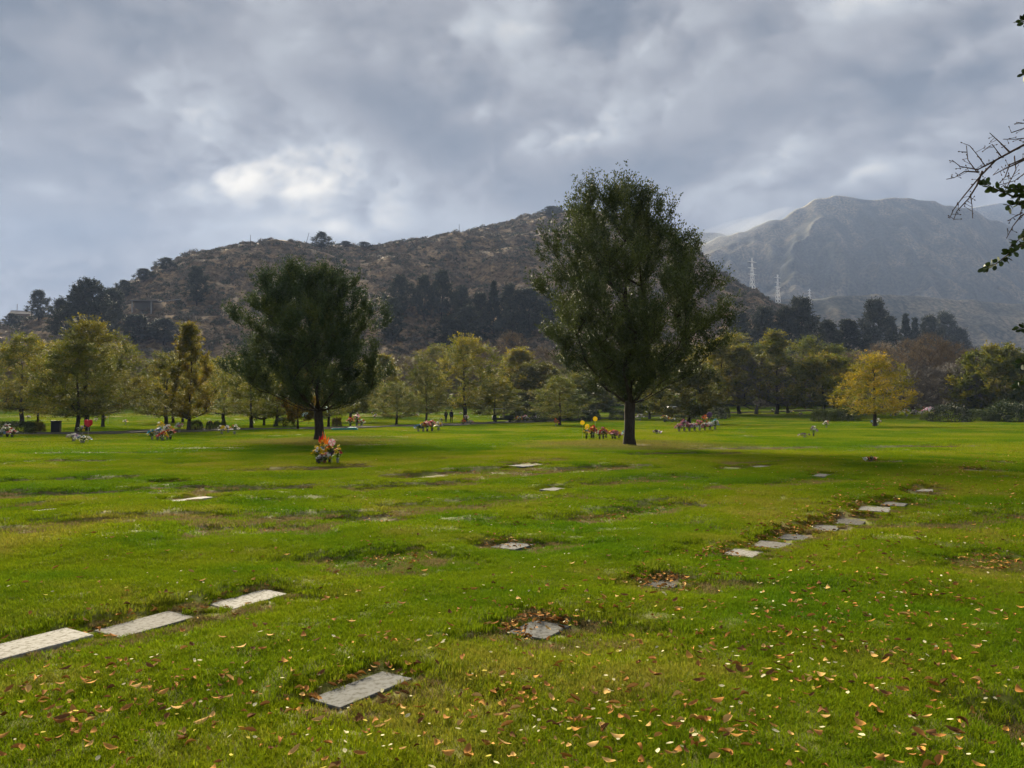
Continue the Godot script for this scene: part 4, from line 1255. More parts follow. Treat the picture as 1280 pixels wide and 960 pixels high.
# ---------------------------------------------------------------- people
func person(where: Vector3, turn: float, tall: float, bones: Array, label: String, cloth: Color, legs: Color) -> void:
	# bones: [from, to, radius from, radius to, what]; one smooth skin is drawn over all of them
	var lo := Vector3(9, 9, 9)
	var hi := -lo
	for b in bones:
		for q in [b[0], b[1]]:
			lo = lo.min(q - Vector3.ONE * 0.2)
			hi = hi.max(q + Vector3.ONE * 0.2)
	var cell := 0.026
	var n := Vector3i(((hi - lo) / cell).ceil()) + Vector3i.ONE
	var field := PackedFloat32Array()
	field.resize(n.x * n.y * n.z)
	field.fill(1.0)
	for b in bones:
		var ba: Vector3 = b[1] - b[0]
		var bl := maxf(ba.length_squared(), 1e-6)
		var reach := maxf(b[2], b[3]) + 0.09
		var l0 := Vector3i(((b[0].min(b[1]) - Vector3.ONE * reach - lo) / cell).floor()).clamp(Vector3i.ZERO, n - Vector3i.ONE)
		var h0 := Vector3i(((b[0].max(b[1]) + Vector3.ONE * reach - lo) / cell).ceil()).clamp(Vector3i.ZERO, n - Vector3i.ONE)
		for z in range(l0.z, h0.z + 1):
			for y in range(l0.y, h0.y + 1):
				for x in range(l0.x, h0.x + 1):
					var p := lo + Vector3(x, y, z) * cell
					var t := clampf((p - b[0]).dot(ba) / bl, 0.0, 1.0)
					var e: float = p.distance_to(b[0] + ba * t) - lerpf(b[2], b[3], t)
					var k := (z * n.y + y) * n.x + x
					var h := clampf(0.5 + 0.5 * (field[k] - e) / 0.035, 0.0, 1.0)
					field[k] = lerpf(field[k], e, h) - 0.035 * h * (1.0 - h)
	var acc := Acc.new()
	var ids := {}
	for z in n.z - 1:
		for y in n.y - 1:
			for x in n.x - 1:
				var mask := 0
				var sum := Vector3.ZERO
				var cnt := 0
				var val := []
				for c in 8:
					var f := field[((z + (c >> 2)) * n.y + y + ((c >> 1) & 1)) * n.x + x + (c & 1)]
					val.append(f)
					if f < 0.0: mask |= 1 << c
				if mask == 0 or mask == 255: continue
				for c in 8:
					for ax in 3:
						var d := c | (1 << ax)
						if d != c and ((val[c] < 0.0) != (val[d] < 0.0)):
							var t: float = val[c] / (val[c] - val[d])
							var p0 := Vector3(c & 1, (c >> 1) & 1, c >> 2)
							var p1 := Vector3(d & 1, (d >> 1) & 1, d >> 2)
							sum += p0.lerp(p1, t)
							cnt += 1
				ids[Vector3i(x, y, z)] = acc.v.size()
				var p := lo + (Vector3(x, y, z) + sum / maxf(cnt, 1)) * cell
				acc.v.append(p)
				acc.n.append(Vector3((val[1] - val[0]) + (val[3] - val[2]) + (val[5] - val[4]) + (val[7] - val[6]), (val[2] - val[0]) + (val[3] - val[1]) + (val[6] - val[4]) + (val[7] - val[5]), (val[4] - val[0]) + (val[5] - val[1]) + (val[6] - val[2]) + (val[7] - val[3])).normalized())
				var best := 9.0
				var col := cloth
				for b in bones:
					var ba: Vector3 = b[1] - b[0]
					var t := clampf((p - b[0]).dot(ba) / maxf(ba.length_squared(), 1e-6), 0.0, 1.0)
					var e: float = p.distance_to(b[0] + ba * t) - lerpf(b[2], b[3], t)
					if e < best:
						best = e
						col = {"skin": Color(0.36, 0.21, 0.14), "cloth": cloth, "legs": legs, "shoe": Color(0.02, 0.02, 0.02)}[b[4]]
				acc.c.append(col)
	for key in ids:
		for ax in 3:
			var u := (ax + 1) % 3
			var w := (ax + 2) % 3
			var du := Vector3i.ZERO
			du[u] = 1
			var dw := Vector3i.ZERO
			dw[w] = 1
			var a: Vector3i = key
			if a[u] == 0 or a[w] == 0: continue
			var e0 := field[(a.z * n.y + a.y) * n.x + a.x]
			var b3 := a
			b3[ax] += 1
			var e1 := field[(b3.z * n.y + b3.y) * n.x + b3.x]
			if (e0 < 0.0) == (e1 < 0.0): continue
			if not (ids.has(a - du) and ids.has(a - dw) and ids.has(a - du - dw)): continue
			var q := [ids[a], ids[a - du], ids[a - du - dw], ids[a - dw]]
			if e0 < 0.0: acc.idx.append_array(PackedInt32Array([q[0], q[3], q[2], q[0], q[2], q[1]]))
			else: acc.idx.append_array(PackedInt32Array([q[0], q[1], q[2], q[0], q[2], q[3]]))
	# fingers: five short bent chains on each hand
	for b in bones:
		if b[4] != "skin" or b.size() < 6: continue
		var dir: Vector3 = (b[1] - b[0]).normalized()
		var across := dir.cross(Vector3.UP if absf(dir.y) < 0.8 else Vector3.FORWARD).normalized()
		for f in 5:
			var root: Vector3 = b[1] + across * (f - 1.5) * 0.019 if f < 4 else b[0] + across * -0.035
			var go: Vector3 = (dir + across * (f - 1.5) * 0.08).normalized() if f < 4 else (dir * 0.8 - across * 0.6).normalized()
			var ln: float = [0.066, 0.076, 0.072, 0.056, 0.05][f]
			acc.tube([root, root + go * ln * 0.5, root + (go + dir.cross(across) * 0.35).normalized() * ln], [0.0095, 0.009, 0.007], 5, Color(0.36, 0.21, 0.14))
	var o := thing("person", where, label, "person", "", turn)
	o.scale = Vector3.ONE * tall / 1.75
	part(o, "body", acc.done(), mat("person", Color.WHITE, 0.85, true))
	var hair := Acc.new()
	hair.lathe(Vector3(0, 1.635, 0.012), [[0.098, -0.03], [0.107, 0.03], [0.096, 0.085], [0.06, 0.122], [0.0, 0.135]], 12, Color(0.015, 0.012, 0.01))
	part(o, "hair", hair.done(), mat("person", Color.WHITE))

func skeleton(stride: float, arm_bend: float) -> Array:
	var b := [
		[Vector3(0, 1.64, 0), Vector3(0, 1.57, -0.02), 0.098, 0.075, "skin"], [Vector3(0, 1.60, -0.095), Vector3(0, 1.575, -0.105), 0.014, 0.018, "skin"], [Vector3(0, 1.52, 0.01), Vector3(0, 1.43, 0.015), 0.058, 0.066, "skin"],
		[Vector3(-0.13, 1.40, 0), Vector3(0.13, 1.40, 0), 0.085, 0.085, "cloth"], [Vector3(0, 1.36, 0), Vector3(0, 1.05, 0), 0.165, 0.15, "cloth"], [Vector3(-0.05, 1.02, 0), Vector3(0.05, 1.02, 0), 0.145, 0.145, "cloth"], [Vector3(-0.08, 0.93, 0), Vector3(0.08, 0.93, 0), 0.12, 0.12, "legs"]]
	for s in [-1.0, 1.0]:
		var f: float = stride * s
		b.append([Vector3(s * 0.095, 0.92, 0), Vector3(s * 0.10, 0.50, -f * 0.5 - 0.02), 0.092, 0.065, "legs"])
		b.append([Vector3(s * 0.10, 0.50, -f * 0.5 - 0.02), Vector3(s * 0.10, 0.09, -f), 0.062, 0.045, "legs"])
		b.append([Vector3(s * 0.10, 0.05, -f + 0.03), Vector3(s * 0.115, 0.035, -f - 0.15), 0.05, 0.035, "shoe"])
		b.append([Vector3(s * 0.205, 1.40, 0), Vector3(s * 0.25, 1.12, 0.03 + f * 0.3), 0.062, 0.05, "cloth"])
		var elbow := Vector3(s * 0.25, 1.12, 0.03 + f * 0.3)
		var wrist := elbow + Vector3(-s * 0.06 * arm_bend, -0.25 + 0.1 * arm_bend, -0.05 - 0.18 * arm_bend)
		b.append([elbow, wrist, 0.048, 0.036, "cloth"])
		b.append([wrist, wrist + (wrist - elbow).normalized() * 0.085, 0.030, 0.034, "skin", true])
	return b

# ---------------------------------------------------------------- vehicles and street furniture
func wheel(o: Node, at_: Vector3, r: float, w: float) -> void:
	var t := Acc.new()
	var b := Basis(Vector3.BACK, PI / 2)
	t.lathe(Vector3.ZERO, [[r * 0.6, -w / 2], [r * 0.93, -w / 2], [r, -w * 0.3], [r, w * 0.3], [r * 0.93, w / 2], [r * 0.6, w / 2]], 18, Color.WHITE, b)
	var wh := part(o, "wheel", t.done(), mat("tyre", Color(0.02, 0.02, 0.02), 0.8))
	wh.position = at_
	var k := Acc.new()
	k.lathe(Vector3.ZERO, [[0.0, -w * 0.42], [r * 0.55, -w * 0.42], [r * 0.61, -w * 0.45], [r * 0.61, w * 0.45], [r * 0.55, w * 0.42], [0.0, w * 0.42]], 14, Color.WHITE, b)
	part(wh, "rim", k.done(), mat("rim", Color(0.35, 0.35, 0.36), 0.4))

func car(where: Vector3, turn: float, col: Color, label: String, van := false) -> void:
	var o := thing("parked_car", where, label, "car", "", turn)
	var l := 5.0 if van else 4.3
	var h := 2.05 if van else 1.45
	# side outline, front at -x, as [x, y]; the body is a row of cross sections
	var secs := [[-0.5, 0.30, 0.62], [-0.49, 0.24, 0.74], [-0.28, 0.22, 0.90], [-0.13, 0.22, h * 0.97], [0.02, 0.22, h], [0.24, 0.22, h * 0.985], [0.42, 0.24, h * (0.93 if van else 0.72)], [0.495, 0.28, h * (0.85 if van else 0.66)], [0.5, 0.34, h * 0.55]]
	var acc := Acc.new()
	var last := []
	for s in secs:
		var x: float = s[0] * l
		var belt := 0.92
		var top: float = s[2]
		var wt := 0.84 - maxf(0.0, top - belt) * 0.26
		var ring := [Vector3(x, s[1], -0.78), Vector3(x, s[1] + 0.14, -0.86), Vector3(x, minf(belt, top - 0.03), -0.84), Vector3(x, top - 0.05, -wt), Vector3(x, top, -wt + 0.12), Vector3(x, top, wt - 0.12), Vector3(x, top - 0.05, wt), Vector3(x, minf(belt, top - 0.03), 0.84), Vector3(x, s[1] + 0.14, 0.86), Vector3(x, s[1], 0.78)]
		if last:
			for k in 10: acc.quad(last[k], last[(k + 1) % 10], ring[(k + 1) % 10], ring[k])
		else:
			for k in range(1, 9): acc.tri(ring[0], ring[k + 1], ring[k])
		last = ring
	for k in range(1, 9): acc.tri(last[0], last[k], last[k + 1])
	var paint := mat("car paint %.2f %.2f" % [col.r, col.b], col, 0.35)
	paint.clearcoat_enabled = true
	paint.clearcoat = 0.6
	part(o, "body", acc.done(), paint)
	var glass := mat("car glass", Color(0.015, 0.02, 0.022), 0.08)
	for s in [-1.0, 1.0]:
		for w in [[-0.13, 0.03], [0.05, 0.22]] + ([[0.24, 0.40]] if van else []):
			var g := Acc.new()
			var y0 := 0.96
			var y1 := h - 0.12
			var z0: float = s * 0.853
			var z1: float = s * (0.862 - (y1 - 0.92) * 0.26)
			g.quad(Vector3((w[0] - 0.02) * l, y0, z0), Vector3(w[1] * l, y0, z0), Vector3(w[1] * l - 0.05, y1, z1), Vector3((w[0] + 0.05) * l, y1, z1))
			part(o, "window", g.done(), glass)
		for x in [-0.31, 0.30]: wheel(o, Vector3(x * l, 0.32, s * 0.76), 0.32, 0.2)
		var hl := Acc.new()
		hl.box(Vector3(-0.492 * l, 0.64, s * 0.62), Vector3(0.08, 0.12, 0.3), Basis(), Color.WHITE, 0.02)
		part(o, "headlight", hl.done(), mat("headlight", Color(0.6, 0.6, 0.6), 0.15))
		var tl := Acc.new()
		tl.box(Vector3(0.497 * l, 0.74, s * 0.66), Vector3(0.06, 0.14, 0.22), Basis(), Color.WHITE, 0.02)
		part(o, "tail_light", tl.done(), mat("tail light", Color(0.3, 0.01, 0.01), 0.2))
	var ws := Acc.new()
	ws.quad(Vector3(-0.272 * l, 0.95, -0.72), Vector3(-0.272 * l, 0.95, 0.72), Vector3(-0.142 * l, h - 0.10, 0.62), Vector3(-0.142 * l, h - 0.10, -0.62))
	part(o, "windscreen", ws.done(), glass)

func cart(where: Vector3, turn: float) -> void:
	var o := thing("utility_cart", where, "dark green utility cart with a white roof parked by the round bushes", "cart", "", turn)
	var dark := mat("cart body", Color(0.02, 0.03, 0.022), 0.4)
	var a := Acc.new()
	a.box(Vector3(0, 0.45, 0), Vector3(3.1, 0.30, 1.25), Basis(), Color.WHITE, 0.06)
	a.box(Vector3(-1.25, 0.72, 0), Vector3(0.55, 0.40, 1.15), Basis(Vector3.BACK, -0.25), Color.WHITE, 0.08)
	part(o, "body", a.done(), dark)
	var b := Acc.new()
	b.box(Vector3(0.95, 0.80, 0.6), Vector3(1.35, 0.40, 0.05), Basis(), Color.WHITE, 0.01)
	b.box(Vector3(0.95, 0.80, -0.6), Vector3(1.35, 0.40, 0.05), Basis(), Color.WHITE, 0.01)
	b.box(Vector3(1.6, 0.80, 0), Vector3(0.05, 0.40, 1.14), Basis(), Color.WHITE, 0.01)
	part(o, "cargo_bed", b.done(), dark)
	for x in [-1.05, 1.05]:
		for z in [-0.58, 0.58]: wheel(o, Vector3(x, 0.28, z), 0.28, 0.2)
	var s := Acc.new()
	s.box(Vector3(-0.15, 0.76, 0), Vector3(0.5, 0.18, 1.1), Basis(), Color.WHITE, 0.05)
	part(o, "seat", s.done(), mat("cart seat", Color(0.35, 0.32, 0.27), 0.7))
	var sb := Acc.new()
	sb.box(Vector3(0.15, 1.06, 0), Vector3(0.12, 0.45, 1.1), Basis(Vector3.BACK, -0.15), Color.WHITE, 0.05)
	part(o, "backrest", sb.done(), mat("cart seat", Color.WHITE))
	for x in [-1.0, 0.28]:
		for z in [-0.54, 0.54]:
			var p := Acc.new()
			p.tube([Vector3(x - 0.08, 0.6, z), Vector3(x * 0.9, 1.93, z * 0.95)], [0.025, 0.025], 6)
			part(o, "post", p.done(), mat("cart post", Color(0.1, 0.1, 0.1), 0.5))
	var r := Acc.new()
	r.box(Vector3(-0.35, 1.97, 0), Vector3(1.75, 0.09, 1.3), Basis(), Color.WHITE, 0.03)
	part(o, "roof", r.done(), mat("cart roof", Color(0.6, 0.6, 0.58), 0.5))
	var w := Acc.new()
	w.tube([Vector3(-1.0, 0.85, -0.28), Vector3(-0.62, 1.1, -0.28)], [0.02, 0.02], 6)
	w.lathe(Vector3(-0.6, 1.11, -0.28), [[0.15, -0.015], [0.18, 0.0], [0.15, 0.015]], 12, Color.WHITE, Basis(Vector3.BACK, 0.9))
	part(o, "steering_wheel", w.done(), mat("tyre", Color.WHITE))

func umbrella(where: Vector3, r: float, h: float, cols: Array, label: String) -> void:
	var o := thing("parasol", where, label, "parasol")
	var p := Acc.new()
	p.tube([Vector3(0, -0.1, 0), Vector3(0, h + 0.1, 0)], [0.025, 0.02], 6)
	part(o, "pole", p.done(), mat("parasol pole", Color(0.4, 0.4, 0.4), 0.4))
	for k in 8:
		var a := TAU * k / 8.0
		var b := TAU * (k + 1) / 8.0
		var acc := Acc.new()
		var pts := [[0.0, h], [0.5, h - 0.16], [0.85, h - 0.42], [1.0, h - 0.62]]
		for i in 3:
			var q0: Array = pts[i]
			var q1: Array = pts[i + 1]
			acc.quad(Vector3(cos(a) * r * q0[0], q0[1], sin(a) * r * q0[0]), Vector3(cos(b) * r * q0[0], q0[1], sin(b) * r * q0[0]), Vector3(cos(b) * r * q1[0], q1[1], sin(b) * r * q1[0]), Vector3(cos(a) * r * q1[0], q1[1], sin(a) * r * q1[0]))
		part(o, "panel", acc.done(), leaf_mat("canvas %.2f" % cols[k % cols.size()].g, cols[k % cols.size()], 0.5))

func bin(where: Vector3) -> void:
	var o := thing("litter_bin", where, "square black litter bin beside the lane", "bin", "", 0.3)
	var a := Acc.new()
	a.box(Vector3(0, 0.42, 0), Vector3(0.62, 0.92, 0.62), Basis(), Color.WHITE, 0.03)
	part(o, "body", a.done(), mat("bin body", Color(0.012, 0.012, 0.014), 0.6))
	var b := Acc.new()
	b.box(Vector3(0, 0.92, 0), Vector3(0.68, 0.10, 0.68), Basis(), Color.WHITE, 0.03)
	part(o, "rim", b.done(), mat("bin rim", Color(0.02, 0.02, 0.022), 0.5))

func border(where: Vector3, turn: float, l: float, w: float) -> void:
	var o := thing("grave_border", where, "low turquoise grave border on the lawn beside the lane", "grave border", "", turn)
	var m := mat("turquoise paint", Color(0.02, 0.20, 0.18), 0.6)
	for q in [[Vector3(0, 0.06, w / 2), Vector3(l, 0.26, 0.08)], [Vector3(0, 0.06, -w / 2), Vector3(l, 0.26, 0.08)], [Vector3(l / 2, 0.06, 0), Vector3(0.08, 0.26, w - 0.09)], [Vector3(-l / 2, 0.06, 0), Vector3(0.08, 0.26, w - 0.09)]]:
		var a := Acc.new()
		a.box(q[0], q[1], Basis(), Color.WHITE, 0.015)
		part(o, "rail", a.done(), m)
	var a := Acc.new()
	a.box(Vector3(l * 0.28, 0.22, 0), Vector3(l * 0.34, 0.10, w - 0.2), Basis(), Color.WHITE, 0.03)
	part(o, "cover", a.done(), mat("turquoise cover", Color(0.03, 0.26, 0.26), 0.5))

func pylon(where: Vector3, h: float, label: String) -> void:
	var o := thing("pylon", where, label, "pylon", "", 0.5)
	var m := mat("galvanised steel", Color(0.62, 0.63, 0.64), 0.5)
	var legs := []
	var wide = func(t): return lerpf(h * 0.13, h * 0.025, clampf(t * 1.25, 0.0, 1.0)) * 0.5
	for s in [[-1, -1], [1, -1], [1, 1], [-1, 1]]:
		var a := Acc.new()
		var pts := []
		var rr := []
		for k in 6:
			var t := k / 5.0
			pts.append(Vector3(s[0] * wide.call(t), h * t - (4.0 if k == 0 else 0.0), s[1] * wide.call(t)))
			rr.append(0.30)
		a.tube(pts, rr, 4)
		part(o, "leg", a.done(), m)
	var br := Acc.new()
	for k in 9:
		var t0 := k / 9.0
		var t1 := (k + 1) / 9.0
		for s in [[-1, -1, 1, -1], [1, -1, 1, 1], [1, 1, -1, 1], [-1, 1, -1, -1]]:
			var a := Vector3(s[0] * wide.call(t0), h * t0, s[1] * wide.call(t0))
			var b := Vector3(s[2] * wide.call(t1), h * t1, s[3] * wide.call(t1))
			br.tube([a, b], [0.17, 0.17], 3)
			br.tube([Vector3(s[2] * wide.call(t0), h * t0, s[3] * wide.call(t0)), Vector3(s[0] * wide.call(t1), h * t1, s[1] * wide.call(t1))], [0.17, 0.17], 3)
	part(o, "bracing", br.done(), m)
	for t in [0.62, 0.76, 0.90]:
		var a := Acc.new()
		a.tube([Vector3(-h * 0.14, h * t, 0), Vector3(0, h * t + 1.2, 0), Vector3(h * 0.14, h * t, 0)], [0.2, 0.34, 0.2], 4)
		a.tube([Vector3(-h * 0.14, h * t, 0), Vector3(h * 0.14, h * t, 0)], [0.2, 0.2], 4)
		part(o, "cross_arm", a.done(), m)

func pole(where: Vector3, h: float, lean: float, arms: int, col: Color, label: String) -> void:
	var o := thing("utility_pole", where, label, "pole")
	var a := Acc.new()
	a.tube([Vector3(0, -1, 0), Vector3(lean * h, h, 0)], [0.2, 0.13], 7)
	part(o, "shaft", a.done(), mat("pole %.2f" % col.r, col, 0.8))
	for k in arms:
		var b := Acc.new()
		b.box(Vector3(lean * h, h - 0.4 - k * 0.9, 0.16), Vector3(2.4, 0.14, 0.12))
		part(o, "cross_arm", b.done(), mat("pole %.2f" % col.r, col, 0.8))

func shelter(where: Vector3) -> void:
	var o := thing("hillside_shelter", where, "flat-roofed concrete shelter with one pale post on the hillside", "shelter", "", 0.1)
	var c := mat("old concrete", Color(0.16, 0.15, 0.135), 0.9)
	var r := Acc.new()
	r.box(Vector3(0, 4.6, 0), Vector3(12, 0.45, 6), Basis(), Color.WHITE, 0.08)
	part(o, "roof", r.done(), c)
	var b := Acc.new()
	b.box(Vector3(-1.5, 0.9, -1.2), Vector3(8, 6.9, 0.5))
	part(o, "back_wall", b.done(), mat("shelter wall", Color(0.15, 0.14, 0.125), 0.9))
	for x in [3.2, -5.2]:
		var p := Acc.new()
		p.box(Vector3(x, 0.4, 2.2), Vector3(0.5, 7.9, 0.5), Basis(), Color.WHITE, 0.05)
		part(o, "post", p.done(), mat("pale post", Color(0.30, 0.29, 0.27), 0.8))
	var w := Acc.new()
	for k in 6:
		w.box(Vector3(6.9 + k * 1.6, 4.5 + k * 0.25, 0.5), Vector3(1.6, 0.35, 0.6), Basis(Vector3.BACK, 0.15))
	part(o, "parapet", w.done(), mat("pale post", Color.WHITE))

func cabin(where: Vector3) -> void:
	var o := thing("cabin", where, "small brown cabin with a pitched tin roof on the low slope", "house", "", 0.35)
	var w := Acc.new()
	w.box(Vector3(0, 2.0, 0), Vector3(9, 5.6, 7))
	part(o, "wall", w.done(), mat("cabin boards", Color(0.16, 0.11, 0.07), 0.9))
	var r := Acc.new()
	for s in [-1.0, 1.0]:
		r.box(Vector3(0, 5.75, s * 2.0), Vector3(10, 0.18, 4.9), Basis(Vector3.RIGHT, s * 0.45))
	part(o, "roof", r.done(), mat("tin roof", Color(0.24, 0.21, 0.18), 0.6))
	for x in [-2.6, 0.4]:
		var g := Acc.new()
		g.box(Vector3(x, 2.9, 3.53), Vector3(1.5, 1.5, 0.08))
		var win := part(o, "window", g.done(), mat("car glass", Color.WHITE))
		var f := Acc.new()
		for e in [[0, 0.8, 1.7, 0.1], [0, -0.8, 1.7, 0.1], [0.8, 0, 0.1, 1.5], [-0.8, 0, 0.1, 1.5]]:
			f.box(Vector3(x + e[0], 2.9 + e[1], 3.56), Vector3(e[2], e[3], 0.12))
		part(win, "frame", f.done(), mat("pale post", Color.WHITE))
	var d := Acc.new()
	d.box(Vector3(3.0, 1.9, 3.53), Vector3(1.2, 2.4, 0.1), Basis(), Color.WHITE, 0.02)
	part(o, "door", d.done(), mat("cabin door", Color(0.08, 0.055, 0.04), 0.7))

# ---------------------------------------------------------------- the tree whose branches reach in at the edge
func overhanging_tree() -> void:
	rng.seed = 808
	var d := 4.6
	var base := Vector3(5.6, 0, -4.9)
	base.y = lawn(base.x, base.z)
	var o := thing("overhanging_tree", base, "near tree with bare drooping twigs and sprays of small rounded leaves", "tree")
	var wood := Acc.new()
	var green := Acc.new()
	var barkc := Color(0.06, 0.045, 0.042)
	var g := func(px: float, py: float, dd: float) -> Vector3: return at(px, py, dd) - base
	wood.tube([Vector3(0, -0.25, 0), Vector3(0.02, 0.5, 0), Vector3(-0.05, 1.4, 0.05), Vector3(-0.1, 2.3, 0.02), Vector3(-0.12, 3.2, -0.05), Vector3(-0.1, 4.3, -0.1)], [0.17, 0.13, 0.115, 0.10, 0.075, 0.03], 10, barkc)
	# limbs: list of points, start radius
	var bare := [
		[[g.call(1560, 170, 4.9), g.call(1420, 150, 4.8), g.call(1340, 162, d), g.call(1280, 181, d), g.call(1245, 200, d), g.call(1224, 222, d), g.call(1204, 246, d), g.call(1192, 262, d), g.call(1187, 273, d)], 0.0105],
		[[g.call(1245, 200, d), g.call(1222, 212, d), g.call(1200, 208, d), g.call(1190, 200, d)], 0.006], [[g.call(1224, 215, d), g.call(1206, 214, d), g.call(1193, 222, d), g.call(1183, 224, d)], 0.005],
		[[g.call(1228, 214, d), g.call(1221, 232, d), g.call(1211, 248, d), g.call(1196, 264, d), g.call(1192, 275, d)], 0.007], [[g.call(1222, 216, d), g.call(1210, 200, d), g.call(1208, 182, d)], 0.004], [[g.call(1232, 208, d), g.call(1222, 194, d), g.call(1212, 182, d)], 0.004],
		[[g.call(1213, 243, d), g.call(1215, 256, d), g.call(1216, 273, d)], 0.004], [[g.call(1262, 190, d), g.call(1250, 178, d), g.call(1237, 166, d)], 0.006], [[g.call(1252, 196, d), g.call(1240, 180, d), g.call(1230, 188, d)], 0.004],
		[[g.call(1340, 190, d), g.call(1300, 190, d), g.call(1272, 204, d), g.call(1254, 212, d), g.call(1241, 219, d)], 0.009], [[g.call(1285, 196, d), g.call(1262, 206, d), g.call(1256, 222, d), g.call(1246, 232, d)], 0.006], [[g.call(1300, 150, d), g.call(1281, 160, d), g.call(1264, 166, d)], 0.006],
		[[g.call(1310, 160, d), g.call(1290, 172, d), g.call(1268, 174, d), g.call(1254, 174, d)], 0.006], [[g.call(1300, 140, d), g.call(1286, 155, d), g.call(1272, 153, d)], 0.005], [[g.call(1290, 262, d), g.call(1276, 270, d), g.call(1266, 283, d), g.call(1258, 298, d)], 0.006], [[g.call(1278, 266, d), g.call(1266, 272, d), g.call(1261, 276, d)], 0.004],
		[[g.call(1268, 196, d), g.call(1270, 212, d), g.call(1262, 228, d), g.call(1255, 240, d)], 0.004], [[g.call(1283, 215, d), g.call(1268, 226, d), g.call(1250, 231, d)], 0.004],
	]
	for b in bare:
		var rr := []
		for i in b[0].size(): rr.append(maxf(b[1] * (1.0 - 0.85 * i / (b[0].size() - 1.0)), 0.0022))
		wood.tube(b[0], rr, 5, barkc)
		for i in range(1, b[0].size()):
			var p: Vector3 = b[0][i]
			if p.x + base.x > 3.3: continue
			for q in 3:   # spurs with a bud at the end
				var s: Vector3 = b[0][i - 1].lerp(p, rng.randf())
				var e := s + Vector3(rng.randf_range(-1, 1), rng.randf_range(-0.6, 1), rng.randf_range(-1, 1)) * 0.035
				wood.tube([s, e], [0.002, 0.0012], 3, barkc)
				wood.tube([e, e + (e - s).normalized() * 0.008], [0.0035, 0.003], 4, barkc)
	var leafy := [
		[[g.call(1500, 230, 4.9), g.call(1360, 260, d), g.call(1300, 245, d), g.call(1268, 246, d), g.call(1250, 239, d), g.call(1230, 229, d)], 0.010, 0.55], [[g.call(1290, 240, d), g.call(1270, 237, d), g.call(1262, 236, d)], 0.004, 0.9],
		[[g.call(1500, 250, 4.9), g.call(1340, 262, d), g.call(1285, 302, d), g.call(1262, 317, d), g.call(1245, 330, d), g.call(1232, 334, d)], 0.009, 0.6], [[g.call(1310, 280, d), g.call(1285, 290, d), g.call(1262, 309, d)], 0.005, 0.7], [[g.call(1320, 262, d), g.call(1290, 252, d), g.call(1259, 257, d)], 0.005, 0.7],
		[[g.call(1420, 420, 4.8), g.call(1320, 440, d), g.call(1272, 456, d)], 0.010, 0.8], [[g.call(1400, 400, 4.8), g.call(1310, 420, d), g.call(1274, 410, d)], 0.008, 0.8], [[g.call(1400, 470, 4.8), g.call(1320, 470, d), g.call(1270, 482, d)], 0.008, 0.8],
		[[g.call(1480, 80, 4.9), g.call(1340, 60, d), g.call(1290, 30, d), g.call(1276, 26, d)], 0.008, 0.8], [[g.call(1480, 110, 4.9), g.call(1340, 95, d), g.call(1279, 92, d)], 0.007, 0.8], [[g.call(1480, 60, 4.9), g.call(1400, -60, 4.8), g.call(1330, -90, d)], 0.010, 0.7],
	]
	for k in 22:   # the rest of the crown, outside the frame
		var a := rng.randf_range(-1.4, 1.9)
		var y := rng.randf_range(1.7, 4.4)
		var l := rng.randf_range(0.7, 1.3)
		leafy.append([[Vector3(-0.1, y - 0.5, 0), Vector3(cos(a) * l * 0.6, y - 0.15, sin(a) * l * 0.6), Vector3(cos(a) * l, y, sin(a) * l)], 0.018, 0.1])
	for b in leafy:
		var rr := []
		var m: int = b[0].size()
		for i in m: rr.append(maxf(b[1] * (1.0 - 0.85 * i / (m - 1.0)), 0.0025))
		wood.tube(b[0], rr, 5, barkc)
		for i in range(1, m):
			var p0: Vector3 = b[0][i - 1]
			var p1: Vector3 = b[0][i]
			var many := int(p0.distance_to(p1) * 170.0)
			for q in many:
				var p := p0.lerp(p1, rng.randf())
				var dir := ((p1 - p0).normalized() * 0.6 + Vector3(rng.randf_range(-1, 1), rng.randf_range(-0.8, 1), rng.randf_range(-1, 1))).normalized()
				var sd := dir.cross(Vector3(rng.randf_range(-1, 1), rng.randf_range(-1, 1), rng.randf_range(-1, 1))).normalized()
				var c := rng.randf_range(0.7, 1.4)
				var ll := rng.randf_range(0.030, 0.046)
				# an eight-sided rounded leaf
				var s0 := p + dir * 0.008
				var w := sd * ll * 0.36
				var col := Color(0.030 * c, 0.050 * c, 0.016 * c)
				green.quad(s0, s0 + dir * ll * 0.25 + w * 0.8, s0 + dir * ll * 0.6 + w, s0 + dir * ll * 0.5, col)
				green.quad(s0 + dir * ll * 0.5, s0 + dir * ll * 0.6 + w, s0 + dir * ll * 0.92 + w * 0.5, s0 + dir * ll, col)
				green.quad(s0, s0 + dir * ll * 0.5, s0 + dir * ll * 0.6 - w, s0 + dir * ll * 0.25 - w * 0.8, col)
				green.quad(s0 + dir * ll * 0.5, s0 + dir * ll, s0 + dir * ll * 0.92 - w * 0.5, s0 + dir * ll * 0.6 - w, col)
	part(o, "trunk", wood.done(), bark())
	part(o, "crown", green.done(), leaf_mat("near leaf", Color.WHITE, 0.4))
